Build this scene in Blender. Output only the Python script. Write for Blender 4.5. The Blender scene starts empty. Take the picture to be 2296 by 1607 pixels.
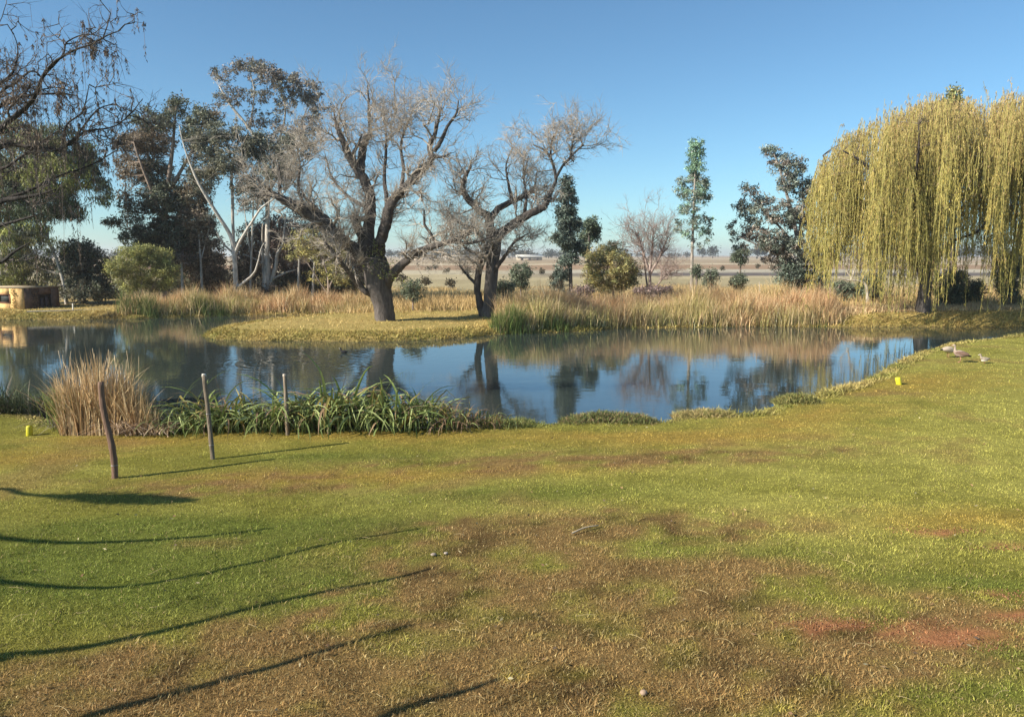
import bpy, math
import numpy as np

# ---------------------------------------------------------------- camera, light, exposure
scene = bpy.context.scene
F_PX, CX, CY, HORIZON = 1734.0, 1148.0, 803.5, 572.0     # photograph measured on a 2296 px wide copy
CAM_H = 3.0
PITCH = math.atan((CY - HORIZON) / F_PX)
SUN_EL, SUN_AZ = math.radians(31), math.radians(25)       # light travels towards +x, a little +y
cam_d = bpy.data.cameras.new('camera'); cam = bpy.data.objects.new('camera', cam_d)
scene.collection.objects.link(cam); scene.camera = cam
cam.location = (0, 0, CAM_H); cam.rotation_euler = (math.pi / 2 - PITCH, 0, 0)
cam_d.sensor_width = 36; cam_d.lens = 36 * F_PX / 2296
cam_d.clip_start = 0.1; cam_d.clip_end = 6000
world = bpy.data.worlds.new('World'); scene.world = world; world.use_nodes = True
wn = world.node_tree.nodes; wl = world.node_tree.links; wn.clear()
sky = wn.new('ShaderNodeTexSky'); sky.sky_type = 'NISHITA'; sky.sun_disc = False
sky.sun_elevation = SUN_EL
sx, sy = -math.cos(SUN_AZ), -math.sin(SUN_AZ)             # horizontal direction towards the sun
sky.sun_rotation = math.atan2(sx, sy) % (2 * math.pi)
sky.altitude = 1500; sky.air_density = 1.0; sky.dust_density = 1.0; sky.ozone_density = 3.0
bg = wn.new('ShaderNodeBackground'); bg.inputs['Strength'].default_value = 0.083
wo = wn.new('ShaderNodeOutputWorld')
tint = wn.new('ShaderNodeMix'); tint.data_type = 'RGBA'; tint.blend_type = 'MULTIPLY'; tint.inputs[0].default_value = 1
tint.inputs[7].default_value = (0.78, 1.02, 1.04, 1)
wl.new(sky.outputs[0], tint.inputs[6]); wl.new(tint.outputs[2], bg.inputs[0]); wl.new(bg.outputs[0], wo.inputs[0])
sun_d = bpy.data.lights.new('sun', 'SUN'); sun = bpy.data.objects.new('sun', sun_d)
scene.collection.objects.link(sun)
sun_d.energy = 5.0; sun_d.angle = math.radians(0.5); sun_d.color = (1.0, 0.93, 0.80)
from mathutils import Vector
SUNV = Vector((math.cos(SUN_AZ) * math.cos(SUN_EL), math.sin(SUN_AZ) * math.cos(SUN_EL), -math.sin(SUN_EL)))
sun.rotation_euler = SUNV.to_track_quat('-Z', 'Y').to_euler()
sun.location = (-20, -10, 30)
scene.view_settings.view_transform = 'Standard'; scene.view_settings.look = 'None'
scene.view_settings.gamma = 1; scene.view_settings.use_curve_mapping = False
scene.view_settings.exposure = 0.8
scene.render.engine = 'CYCLES'
scene.cycles.max_bounces = 7; scene.cycles.transparent_max_bounces = 8
scene.cycles.use_denoising = True; scene.cycles.denoiser = 'OPENIMAGEDENOISE'

rng = np.random.default_rng(11)
A = np.array

# ---------------------------------------------------------------- measuring helpers
sp, cp = math.sin(PITCH), math.cos(PITCH)
def ray(px, py):
    a = (np.asarray(px, float) - CX) / F_PX; b = (CY - np.asarray(py, float)) / F_PX
    return a, cp + b * sp, -sp + b * cp
def at(px, py, Y):
    dx, dy, dz = ray(px, py); t = Y / dy
    return np.stack([dx * t, dy * t, CAM_H + dz * t], -1)
def on(px, py, z=0.0):
    dx, dy, dz = ray(px, py); t = (z - CAM_H) / dz
    return np.stack([dx * t, dy * t, dz * 0 + z], -1)
def m_per_px(Y): return Y / F_PX

def hash2(ix, iy, seed):
    n = (ix.astype(np.int64) * 374761393 + iy.astype(np.int64) * 668265263 + seed * 1274126177) & 0xffffffff
    n = ((n ^ (n >> 13)) * 1274126177) & 0xffffffff
    n = n ^ (n >> 16)
    return (n & 0xffff) / 65535.0
def vnoise(x, y, seed=0):
    ix, iy = np.floor(x), np.floor(y); fx, fy = x - ix, y - iy
    fx = fx * fx * (3 - 2 * fx); fy = fy * fy * (3 - 2 * fy)
    a = hash2(ix, iy, seed); b = hash2(ix + 1, iy, seed); c = hash2(ix, iy + 1, seed); d = hash2(ix + 1, iy + 1, seed)
    return (a * (1 - fx) + b * fx) * (1 - fy) + (c * (1 - fx) + d * fx) * fy
def fbm(x, y, seed=0, oct=4):
    s = 0; w = 0.5; t = 0
    for k in range(oct):
        s = s + w * vnoise(x * 2 ** k, y * 2 ** k, seed + k * 17); t += w; w *= 0.55
    return s / t
def ss(x, a, b):
    t = np.clip((x - a) / (b - a), 0, 1); return t * t * (3 - 2 * t)
def unit(v): return v / np.maximum(np.linalg.norm(v, axis=-1, keepdims=True), 1e-9)
def rvec(n): return unit(rng.normal(size=(n, 3)))

# ---------------------------------------------------------------- materials
def material(name, rough=0.7, transl=0.0, nscale=8.0, namt=0.35, bump=0.0, bscale=30.0, base=None, spec=0.3, stretch=(1, 1, 1), metallic=0.0):
    m = bpy.data.materials.new(name); m.use_nodes = True
    N, L = m.node_tree.nodes, m.node_tree.links; N.clear()
    out = N.new('ShaderNodeOutputMaterial'); p = N.new('ShaderNodeBsdfPrincipled')
    p.inputs['Roughness'].default_value = rough; p.inputs['Specular IOR Level'].default_value = spec
    p.inputs['Metallic'].default_value = metallic
    tc = N.new('ShaderNodeNewGeometry')
    mp = N.new('ShaderNodeMapping'); mp.inputs['Scale'].default_value = stretch
    L.new(tc.outputs['Position'], mp.inputs['Vector'])
    no = N.new('ShaderNodeTexNoise'); no.inputs['Scale'].default_value = nscale; no.inputs['Detail'].default_value = 5
    L.new(mp.outputs[0], no.inputs['Vector'])
    mr = N.new('ShaderNodeMapRange'); mr.inputs[1].default_value = 0.25; mr.inputs[2].default_value = 0.75
    mr.inputs[3].default_value = 1 - namt; mr.inputs[4].default_value = 1 + namt
    L.new(no.outputs[0], mr.inputs[0])
    mx = N.new('ShaderNodeMix'); mx.data_type = 'RGBA'; mx.blend_type = 'MULTIPLY'; mx.inputs[0].default_value = 1
    if base is None:
        at_ = N.new('ShaderNodeAttribute'); at_.attribute_name = 'Col'; L.new(at_.outputs['Color'], mx.inputs[6])
    else:
        mx.inputs[6].default_value = (*base, 1)
    L.new(mr.outputs[0], mx.inputs[7]); L.new(mx.outputs[2], p.inputs['Base Color'])
    if bump:
        nb = N.new('ShaderNodeTexNoise'); nb.inputs['Scale'].default_value = bscale; nb.inputs['Detail'].default_value = 4
        L.new(mp.outputs[0], nb.inputs['Vector'])
        bp = N.new('ShaderNodeBump'); bp.inputs['Strength'].default_value = bump; bp.inputs['Distance'].default_value = 0.03
        L.new(nb.outputs[0], bp.inputs['Height']); L.new(bp.outputs[0], p.inputs['Normal'])
    if transl:
        t = N.new('ShaderNodeBsdfTranslucent'); ms = N.new('ShaderNodeMixShader'); ms.inputs[0].default_value = transl
        L.new(mx.outputs[2], t.inputs[0]); L.new(p.outputs[0], ms.inputs[1]); L.new(t.outputs[0], ms.inputs[2]); L.new(ms.outputs[0], out.inputs[0])
    else:
        L.new(p.outputs[0], out.inputs[0])
    return m
M_LEAF = material('foliage', 0.55, 0.25, 1.2, 0.25)
M_BLADE = material('grass_blades', 0.6, 0.18, 1.5, 0.15, spec=0.2)
M_BARK = material('bark', 0.9, 0, 9, 0.45, 0.9, 22, spec=0.1, stretch=(1, 1, 0.3))
M_TWIG = material('twig_bark', 0.8, 0, 5, 0.25, spec=0.15)
M_GROUND = material('ground', 0.95, 0, 14, 0.3, 0.6, 60, spec=0.05)
M_WOOD = material('weathered_wood', 0.85, 0, 14, 0.4, 0.5, 60, spec=0.15, stretch=(1, 1, 0.15))
M_PAINT = material('yellow_plastic', 0.45, 0, 30, 0.08, spec=0.4)
M_WALL = material('plaster_wall', 0.9, 0, 6, 0.3, 0.4, 25, spec=0.1)
M_PLAIN = material('plain', 0.7, 0, 10, 0.2, spec=0.2)
M_WIRE = material('galvanised_wire', 0.4, 0, 20, 0.1, base=(0.45, 0.45, 0.46), metallic=0.8)

# ---------------------------------------------------------------- mesh collecting
class MB:
    def __init__(s): s.V = []; s.Q = []; s.T = []; s.C = []; s.n = 0
    def add(s, v, q=None, t=None, c=(0.5, 0.5, 0.5)):
        v = np.asarray(v, float).reshape(-1, 3)
        c = np.asarray(c, float)
        if c.ndim == 1: c = np.tile(c, (len(v), 1))
        s.V.append(v); s.C.append(c)
        if q is not None and len(q): s.Q.append(np.asarray(q, int).reshape(-1, 4) + s.n)
        if t is not None and len(t): s.T.append(np.asarray(t, int).reshape(-1, 3) + s.n)
        s.n += len(v)
    def build(s, name, mat, parent=None, origin=None, smooth=False):
        V = np.concatenate(s.V); C = np.concatenate(s.C)
        if origin is not None: V = V - A(origin)
        if parent is not None and origin is None: V = V - A(parent.location)
        Q = np.concatenate(s.Q) if s.Q else np.zeros((0, 4), int)
        T = np.concatenate(s.T) if s.T else np.zeros((0, 3), int)
        me = bpy.data.meshes.new(name)
        me.vertices.add(len(V)); me.vertices.foreach_set('co', V.astype(np.float32).ravel())
        nl = Q.size + T.size; me.loops.add(nl)
        me.loops.foreach_set('vertex_index', np.concatenate([Q.ravel(), T.ravel()]).astype(np.int32))
        me.polygons.add(len(Q) + len(T))
        st = np.concatenate([np.arange(len(Q)) * 4, Q.size + np.arange(len(T)) * 3])
        me.polygons.foreach_set('loop_start', st.astype(np.int32))
        if smooth: me.polygons.foreach_set('use_smooth', np.ones(len(st), bool))
        me.update(calc_edges=True)
        ca = me.color_attributes.new('Col', 'FLOAT_COLOR', 'POINT')
        ca.data.foreach_set('color', np.concatenate([np.clip(C, 0, 1), np.ones((len(C), 1))], 1).astype(np.float32).ravel())
        me.materials.append(mat)
        o = bpy.data.objects.new(name, me); scene.collection.objects.link(o)
        if parent is not None: o.parent = parent
        elif origin is not None: o.location = tuple(origin)
        TRIS[0] += len(Q) * 2 + len(T)
        return o
TRIS = [0]
def tag(o, label=None, cat=None, group=None, kind=None):
    if label: o['label'] = label
    if cat: o['category'] = cat
    if group: o['group'] = group
    if kind: o['kind'] = kind
    return o
def empty(name, loc, label, cat, group=None):
    o = bpy.data.objects.new(name, None); scene.collection.objects.link(o)
    o.location = tuple(float(v) for v in loc); o.empty_display_size = 0.3
    return tag(o, label, cat, group)

def tubes(mb, P, R, sides=3, col=(0.2, 0.17, 0.14), ridged=0.0, jitter=0.12, cap=True):
    """P (N,K,3) paths, R (N,K) radii."""
    P = np.asarray(P, float); R = np.asarray(R, float)
    if P.ndim == 2: P = P[None]; R = R[None]
    N, K = P.shape[:2]
    t = unit(np.gradient(P, axis=1))
    d = unit(P[:, -1] - P[:, 0]); ref = np.where(np.abs(d[:, 2:3]) > 0.75, A([[1., 0.23, 0.05]]), A([[0.05, 0.1, 1.]]))
    u = unit(np.cross(t, ref[:, None, :])); v = np.cross(t, u)
    th = np.arange(sides) / sides * 2 * np.pi
    rr = np.ones((N, K, sides))
    if ridged:
        rr += ridged * rng.normal(size=(N, 1, sides)) * 0.9 + ridged * rng.normal(size=(N, K, sides)) * 0.16
    ring = P[:, :, None] + (R[:, :, None] * rr)[..., None] * (np.cos(th)[None, None, :, None] * u[:, :, None] + np.sin(th)[None, None, :, None] * v[:, :, None])
    idx = np.arange(N * K * sides).reshape(N, K, sides)
    a = idx[:, :-1, :]; b = idx[:, 1:, :]
    q = np.stack([a, np.roll(a, -1, 2), np.roll(b, -1, 2), b], -1).reshape(-1, 4)
    c = np.asarray(col, float)
    if c.ndim == 1: c = np.tile(c, (N, 1))
    c = c[:, None, None, :] * (1 + jitter * rng.normal(size=(N, 1, 1, 1)))
    c = np.broadcast_to(c, (N, K, sides, 3)).reshape(-1, 3)
    mb.add(ring.reshape(-1, 3), q, None, c)
    if cap and sides > 3:
        e = idx[:, -1, :]
        for i in range(1, sides - 1, 1):
            mb.T.append((np.stack([e[:, 0], e[:, i], e[:, i + 1]], -1) + mb.n - N * K * sides))
            
def smoothpath(P, per=4):
    P = np.asarray(P, float)
    if len(P) < 3:
        s = np.linspace(0, 1, per * 2 + 1)[:, None]; return P[0] * (1 - s) + P[-1] * s
    Q = np.concatenate([[2 * P[0] - P[1]], P, [2 * P[-1] - P[-2]]]); out = []
    for i in range(1, len(Q) - 2):
        p0, p1, p2, p3 = Q[i - 1:i + 3]
        for s in np.arange(per) / per:
            out.append(0.5 * ((2 * p1) + (-p0 + p2) * s + (2 * p0 - 5 * p1 + 4 * p2 - p3) * s * s + (-p0 + 3 * p1 - 3 * p2 + p3) * s ** 3))
    out.append(Q[-2]); return A(out)

def limb(pts, Y0, per=4, wob=0.0):
    """pts: (px, py, dY, width_px) -> world path and radii"""
    w = A([list(at(p[0], p[1], Y0 + p[2])) + [p[3] * 0.5 * m_per_px(Y0 + p[2])] for p in pts])
    s = smoothpath(w, per)
    P, R = s[:, :3], np.maximum(s[:, 3], 0.004)
    if wob:
        n = rng.normal(size=P.shape) * wob; n[0] = 0; P = P + n * R[:, None] * 2
    return P, R

def resample(P, K):
    d = np.concatenate([[0], np.cumsum(np.linalg.norm(np.diff(P, axis=0), axis=1))]); s = np.linspace(0, d[-1], K)
    return np.stack([np.interp(s, d, P[:, i]) for i in range(P.shape[1])], 1)

def pack(limbs, K=10):
    D = [resample(np.concatenate([P, R[:, None]], 1), K) for P, R in limbs]
    D = A(D); return D[..., :3], D[..., 3]

def spawn(P, R, n, tr=(0.2, 1.0), length=(1.0, 0.3), ang=(0.5, 1.1), up=0.3, K=4, wob=0.08, rfrac=0.6, rmax=0.05, rmin=0.004, bend=0.0, w=None):
    N, KP = P.shape[:2]
    L = np.linalg.norm(np.diff(P, axis=1), axis=2).sum(1)
    pr = L if w is None else L * w
    i = rng.choice(N, n, p=pr / pr.sum()); t = rng.uniform(tr[0], tr[1], n) * (KP - 1.001)
    k = np.floor(t).astype(int); f = (t - k)[:, None]
    pos = P[i, k] * (1 - f) + P[i, k + 1] * f; rad = R[i, k] * (1 - f[:, 0]) + R[i, k + 1] * f[:, 0]
    tan = unit(P[i, k + 1] - P[i, k]); perp = unit(np.cross(tan, rvec(n)))
    a = rng.uniform(ang[0], ang[1], n)[:, None]
    d = unit(tan * np.cos(a) + perp * np.sin(a) + A([0, 0, up]))
    ln = np.maximum(rng.normal(length[0], length[1], n), length[0] * 0.3)
    s = np.linspace(0, 1, K)
    Q = pos[:, None] + d[:, None] * (ln[:, None] * s)[..., None]
    wv = np.cumsum(rng.normal(size=(n, K, 3)) * wob, axis=1); wv -= wv[:, :1]
    Q = Q + wv * ln[:, None, None] + A([0, 0, bend]) * (ln[:, None] * s ** 2)[..., None]
    r0 = np.clip(rad * rfrac, rmin, rmax)
    RR = r0[:, None] * (1 - 0.75 * s)[None]
    return Q, RR

def leaves(mb, pos, n_dir, L, W, col, cj=0.2, tri=False):
    """rhombic leaf faces at pos (N,3) pointing along n_dir (N,3)"""
    N = len(pos); d = unit(n_dir); s = unit(np.cross(d, rvec(N)))
    l = (L * rng.uniform(0.6, 1.3, N))[:, None]; w = (W * rng.uniform(0.7, 1.3, N))[:, None]
    v = np.stack([pos, pos + d * l * 0.45 + s * w * 0.5, pos + d * l, pos + d * l * 0.45 - s * w * 0.5], 1)
    c = np.asarray(col, float)
    if c.ndim == 1: c = np.tile(c, (N, 1))
    c = c * np.exp(cj * rng.normal(size=(N, 1)))
    if tri:
        v = np.stack([pos - s * w * 0.5, pos + s * w * 0.5, pos + d * l], 1)
        mb.add(v.reshape(-1, 3), None, np.arange(N * 3).reshape(-1, 3), np.repeat(c, 3, 0)); return
    c = np.repeat(c, 4, 0)
    mb.add(v.reshape(-1, 3), np.arange(N * 4).reshape(-1, 4), None, c)

def blades(mb, base, h, w, lean, col, K=3, droop=0.5, tipcol=None, cj=0.18, dirs=None):
    """tapered curved blades; K levels; last is a tip"""
    N = len(base); az = rng.uniform(0, 2 * np.pi, N) if dirs is None else dirs
    out = np.stack([np.cos(az), np.sin(az), np.zeros(N)], -1)
    fa = rng.uniform(0, 2 * np.pi, N); side = np.stack([np.cos(fa), np.sin(fa), np.zeros(N)], -1)
    c = np.asarray(col, float)
    if c.ndim == 1: c = np.tile(c, (N, 1))
    c = c * np.exp(cj * rng.normal(size=(N, 1)))
    tc = c if tipcol is None else tipcol
    vs, cs = [], []
    for k in range(K):
        s = k / (K - 1)
        p = base + A([0, 0, 1]) * (h * (s - droop * lean * s * s * 0.5))[:, None] + out * (h * lean * s ** 1.6)[:, None]
        cc = c * (1 - s) + tc * s
        if k < K - 1:
            ww = (w * (1 - 0.55 * s))[:, None] * 0.5
            vs += [p - side * ww, p + side * ww]; cs += [cc, cc]
        else: vs.append(p); cs.append(cc)
    nv = len(vs); V = np.stack(vs, 1).reshape(-1, 3); CC = np.stack(cs, 1).reshape(-1, 3)
    o = (np.arange(N) * nv)[:, None]
    q = [np.stack([o[:, 0] + 2 * k, o[:, 0] + 2 * k + 1, o[:, 0] + 2 * k + 3, o[:, 0] + 2 * k + 2], -1) for k in range(K - 2)]
    t = np.stack([o[:, 0] + 2 * (K - 2), o[:, 0] + 2 * (K - 2) + 1, o[:, 0] + 2 * (K - 1)], -1)
    mb.add(V, np.concatenate(q) if q else None, t, CC)

def mixc(a, b, t):
    t = np.asarray(t)[..., None]; return A(a) * (1 - t) + A(b) * t

# ---------------------------------------------------------------- pond outline and terrain
WATER = -0.35
near = [(-500, 935), (-150, 927), (0, 922), (90, 936), (130, 953), (380, 958), (560, 955), (800, 951), (1000, 950), (1150, 950), (1215, 954),
        (1250, 950), (1300, 938), (1360, 932), (1440, 936), (1490, 947), (1540, 934), (1600, 928), (1660, 933), (1690, 930), (1740, 908),
        (1830, 888), (1900, 868), (1960, 846), (2000, 822), (2060, 792), (2120, 772), (2220, 760), (2296, 753), (2600, 745)]
far = [(2600, 731), (2296, 733), (2050, 733), (1900, 733), (1700, 732), (1480, 735), (1380, 737), (1300, 744), (1200, 747), (1110, 750),
       (1060, 756), (1000, 761), (900, 764), (800, 766), (680, 764), (560, 764), (480, 761), (455, 754), (470, 747), (520, 738), (592, 727),
       (680, 719), (764, 712), (840, 709), (800, 706), (700, 706), (550, 707), (415, 711), (300, 715), (150, 717), (0, 717), (-500, 722)]
POLY = np.concatenate([on(*A(near).T, -0.05)[:, :2], on(*A(far).T, WATER)[:, :2]])
def sdist(x, y):
    p = np.stack([x, y], -1).reshape(-1, 2); d = np.full(len(p), 1e9); ins = np.zeros(len(p), bool)
    for i in range(len(POLY)):
        a, b = POLY[i - 1], POLY[i]; ab = b - a; ap = p - a
        t = np.clip((ap @ ab) / (ab @ ab), 0, 1); d = np.minimum(d, np.linalg.norm(ap - t[:, None] * ab, axis=1))
        c = ((a[1] > p[:, 1]) != (b[1] > p[:, 1]))
        with np.errstate(all='ignore'):
            xi = a[0] + (p[:, 1] - a[1]) / (b[1] - a[1]) * ab[0]
        ins ^= c & (p[:, 0] < xi)
    return np.where(ins, -d, d).reshape(np.shape(x))
YB = ([-80, -27, -19, -14.8, -11, -8.4, -7.5, -3, -0.7, 4.7, 11.6, 18.8, 24, 60], [40, 40, 40.8, 43, 43.3, 43, 41, 38, 36, 35.4, 36.2, 36, 36, 36])
YA = ([-60, -15, -8, 0, 6, 14, 60], [0.10, 0.12, 0.10, 0.12, 0.16, 0.30, 0.30])
def height(x, y, sd=None):
    x = np.asarray(x, float); y = np.asarray(y, float)
    if sd is None:
        sd = np.full(x.shape, 50.0); m = (y > 10) & (y < 50) & (np.abs(x) < 75)
        if m.any(): sd[m] = sdist(x[m], y[m])
    e = sd + 0.12 * (fbm(x * 1.7, y * 1.7, 5, 3) - 0.5)
    yb = np.interp(x, *YB); B = np.interp(x, *YA) * ss(y, yb, yb + 1.7)
    lump = 0.05 * (fbm(x * 0.35, y * 0.35, 3, 3) - 0.5) * ss(y, 2, 6) + 0.10 * (fbm(x * 1.1, y * 0.6, 9, 3) - 0.5) * ss(y, 30, 36) * (y < 60)
    h = B + lump + 0.02 * (fbm(x * 3, y * 3, 8, 2) - 0.5)
    shore = ss(e, -0.75, 0.10)
    zn = -1.15 * (1 - shore) + h * ss(sd, -0.1, 1.0) - 0.02 * shore * (1 - ss(sd, 0, 0.5))
    zf = np.interp(e, [-1.2, -0.35, 0.0, 0.25, 0.8, 1.6], [-1.2, -0.75, -0.36, -0.20, -0.06, 0.0]) + h * ss(sd, 0.0, 1.2)
    fr = np.where(x > 12, ss(y, 33.2, 33.8), ss(y, 25.5, 27))
    return zn * (1 - fr) + zf * fr
def H1(x, y): return float(height(A([float(x)]), A([float(y)]))[0])

# lawn colour: worn patches and green patches that belong to the grass itself
GREEN, LUSH, OLIVE, STRAW, BROWN, SOIL, GOLD = A([[0.250, 0.232, 0.044], [0.145, 0.178, 0.032], [0.40, 0.365, 0.085], [0.36, 0.27, 0.095], [0.285, 0.168, 0.068], [0.31, 0.135, 0.060], [0.40, 0.27, 0.06]])
def blob(x, y, px, py, sx, sy, rot=0.0):
    c = on(px, py, 0); dx, dy = x - c[0], y - c[1]; cr, sr = math.cos(rot), math.sin(rot)
    u, v = (dx * cr + dy * sr) / sx, (-dx * sr + dy * cr) / sy
    return np.exp(-(u * u + v * v))
BROWNS = [(900, 1520, 2.6, .75, .15), (1500, 1460, 2.2, .75, 0), (1300, 1330, 2.0, .5, .15), (250, 1530, 1.6, .3, .15), (1250, 1215, 1.8, .45, .2), (2150, 1400, 1.4, .35, 0), (1100, 1430, 1.5, .45, .25), (420, 1540, 1.1, .35, .3), (1350, 1520, 1.3, .4, 0), (1650, 1420, 1.1, .35, 0), (1300, 1180, 1.8, .45, .1), (1500, 1290, 1.3, .3, 0),
          (1000, 1300, .9, .3, .2), (1350, 1030, 3.4, .45, .12), (1250, 1590, .8, .2, 0), (900, 1480, 1.2, .3, .3), (800, 1590, .9, .2, .2), (1900, 1480, .7, .25, 0), (560, 1090, 1.6, .4, .1)]
GOLDS = [(60, 1025, 1.5, .45, .1), (300, 990, 2.0, .4, 0), (900, 975, 3.5, .35, 0), (1500, 985, 3, .5, .1), (650, 1075, 1.6, .35, .1), (1050, 1060, 2, .35, .1), (1800, 940, 2.5, .8, .5), (1750, 1550, .8, .2, 0), (1300, 1530, .9, .2, 0), (2200, 1160, 1.4, .5, 0), (2050, 860, 3, 1.2, .6)]
LUSHES = [(250, 1240, 2.4, .8, .1), (500, 1350, 1.6, .4, .2), (500, 1300, 1.6, .45, .1), (60, 1290, 1.2, .5, 0), (1150, 1110, 1.8, .35, .1), (780, 1025, 1.6, .3, .05), (2270, 1480, .45, .2, 0), (2200, 1560, .8, .2, 0), (1650, 1240, 1.2, .3, 0), (2180, 1300, 1.0, .3, 0), (700, 1190, 1.8, .4, .1), (60, 1590, .5, .12, .2), (1000, 1600, .6, .12, 0), (300, 1180, 1.5, .35, 0)]
SOILS = [(2170, 1440, .5, .13, -.1, 1.5), (2110, 1188, .55, .10, 0, 1.1), (2270, 1228, .5, .08, 0, 1.0), (2290, 1390, .35, .1, 0, 1.0), (1860, 1395, .45, .13, 0, .9), (2270, 1335, .3, .1, 0, .9), (2000, 1400, .6, .12, 0, .75), (2240, 1575, .06, .04, 0, 1.0)]
def lawn(x, y):
    wx = x + 0.5 * (fbm(x * 1.3, y * 1.3, 21) - 0.5); wy = y + 0.5 * (fbm(x * 1.3 + 9, y * 1.3, 31) - 0.5)
    n1 = fbm(x * 0.6, y * 0.9, 41); n2 = fbm(x * 2.5, y * 3.2, 51); n3 = fbm(x * 9, y * 9, 61, 3)
    br = sum(blob(wx, wy, *b) for b in BROWNS); go = sum(blob(wx, wy, *b) for b in GOLDS); lu = sum(blob(wx, wy, *b) for b in LUSHES)
    so = sum(b[5] * blob(wx, wy, *b[:5]) for b in SOILS)
    right = ss(x / np.maximum(y, 2), -0.25, 0.45) * ss(y, 6.5, 9)
    c = mixc(GREEN, OLIVE, np.clip(0.30 + 0.6 * right + 1.8 * (n1 - 0.5) + 1.3 * (n2 - 0.5), 0, 1))
    c = c * (1 - np.clip(lu * 0.9 + 0.8 * (n2 - .5) * lu, 0, 1)[..., None] * 0.8) + LUSH * (np.clip(lu * 0.9 + 0.8 * (n2 - .5) * lu, 0, 1)[..., None] * 0.8)
    g = np.clip(go * 0.75 + 0.9 * (n2 - 0.5) * (go > 0.1), 0, 0.9)[..., None]; c = c * (1 - g) + GOLD * g
    n4 = fbm(x * 5, y * 5, 67, 3); b = np.clip(np.minimum(br, 1.1) * 0.80 + 1.9 * (n2 - 0.5) * ss(br, .05, .5) + 2.0 * (n4 - 0.5) * ss(br, .05, .4) + 0.5 * ss(n1, .6, .75), 0, 0.9)[..., None]; c = c * (1 - b) + BROWN * b
    s = np.clip(ss(so * (0.15 + 1.0 * n3 + .7 * n4), 0.30, 1.05), 0, 1)[..., None]
    c = c * (1 - s) + SOIL * s
    dk = ss(fbm(x * 3.3 + 5, y * 4.4, 87, 3), .56, .74)[..., None] * np.clip(br, 0.25, 1)[..., None]; c = c * (1 - .5 * dk)
    return c * (0.8 + 0.4 * n3)[..., None], s[..., 0], br
STRIPES = [(38, 52, (0.34, 0.25, 0.11)), (52, 66, (0.30, 0.24, 0.12)), (66, 92, (0.34, 0.28, 0.16)), (92, 101, (0.40, 0.33, 0.20)), (101, 122, (0.13, 0.11, 0.10)), (122, 150, (0.42, 0.37, 0.28)),
           (150, 225, (0.30, 0.20, 0.125)), (225, 262, (0.45, 0.37, 0.25)), (262, 500, (0.33, 0.25, 0.16)), (500, 640, (0.42, 0.35, 0.24)), (640, 900, (0.36, 0.27, 0.17)), (900, 9999, (0.35, 0.28, 0.2))]
def ground_colour(x, y, sd):
    c, s, _ = lawn(x, y)
    c = c * (0.66 + 0.3 * s[..., None])
    fy = y * (1 + 0.10 * (fbm(x * 0.02, y * 0.01, 77) - 0.5)) + 0.02 * x
    fc = np.zeros(c.shape) + A(STRIPES[0][2])
    for a, b, k in STRIPES[1:]:
        t = ss(fy, a - 0.02 * a, a + 0.02 * a)[..., None]; kk = A(k)
        if a == 101: t = t * ss(x, -10, 20)[..., None]
        if a == 122: t = np.maximum(t * ss(x, -5, 15)[..., None], t * 0.5)
        fc = fc * (1 - t) + kk * t
    fc = fc * (0.75 + 0.5 * fbm(x * 0.25, y * 0.12, 91))[..., None] * (0.85 + 0.3 * fbm(x * 2, y * 2, 95))[..., None]
    gold = mixc((0.42, 0.30, 0.11), (0.27, 0.22, 0.07), fbm(x * 0.8, y * 1.2, 97) * (1 - .5 * (x > 12))) * (0.8 + 0.4 * fbm(x * 5, y * 5, 98))[..., None]
    isl = ss(y, 27.5, 29) * (x < 14) + ss(y, 34.3, 35) * (x >= 14)
    isl = np.clip(isl, 0, 1)[..., None]
    c = c * (1 - isl) + gold * isl
    t = ss(y, 40, 47)[..., None]; c = c * (1 - t) + fc * t
    edge = (1 - ss(sd, 0.0, 0.35))[..., None]
    edge = edge * (1 - 0.55 * isl); c = c * (1 - edge) + A([0.10, 0.072, 0.04]) * edge
    return c

def graded(lo, hi, fine_lo, fine_hi, step, grow):
    a = list(np.arange(fine_lo, fine_hi + 1e-6, step)); s = step
    while a[-1] < hi: s *= grow; a.append(a[-1] + s)
    s = step
    while a[0] > lo: s *= grow; a.insert(0, a[0] - s)
    return A(a)
gx = graded(-2600, 2600, -27, 27, 0.21, 1.14)
gy1 = graded(-60, 17, 4.5, 17, 0.15, 1.25); gy2 = graded(17, 3800, 17.1, 46, 0.19, 1.09)
gy = np.concatenate([gy1[gy1 < 17.05], gy2[gy2 > 17.05]])
X, Y = np.meshgrid(gx, gy)
SD = np.full(X.shape, 50.0); m = (Y > 10) & (Y < 50) & (np.abs(X) < 75); SD[m] = sdist(X[m], Y[m])
Z = height(X, Y, SD)
C = ground_colour(X, Y, SD)
mb = MB(); ny, nx = X.shape; idx = np.arange(nx * ny).reshape(ny, nx)
mb.add(np.stack([X, Y, Z], -1).reshape(-1, 3), np.stack([idx[:-1, :-1], idx[:-1, 1:], idx[1:, 1:], idx[1:, :-1]], -1).reshape(-1, 4), None, C.reshape(-1, 3))
tag(mb.build('ground', M_GROUND, smooth=True), 'mown lawn, pond banks and dry farmland beyond', kind='structure')

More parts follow.
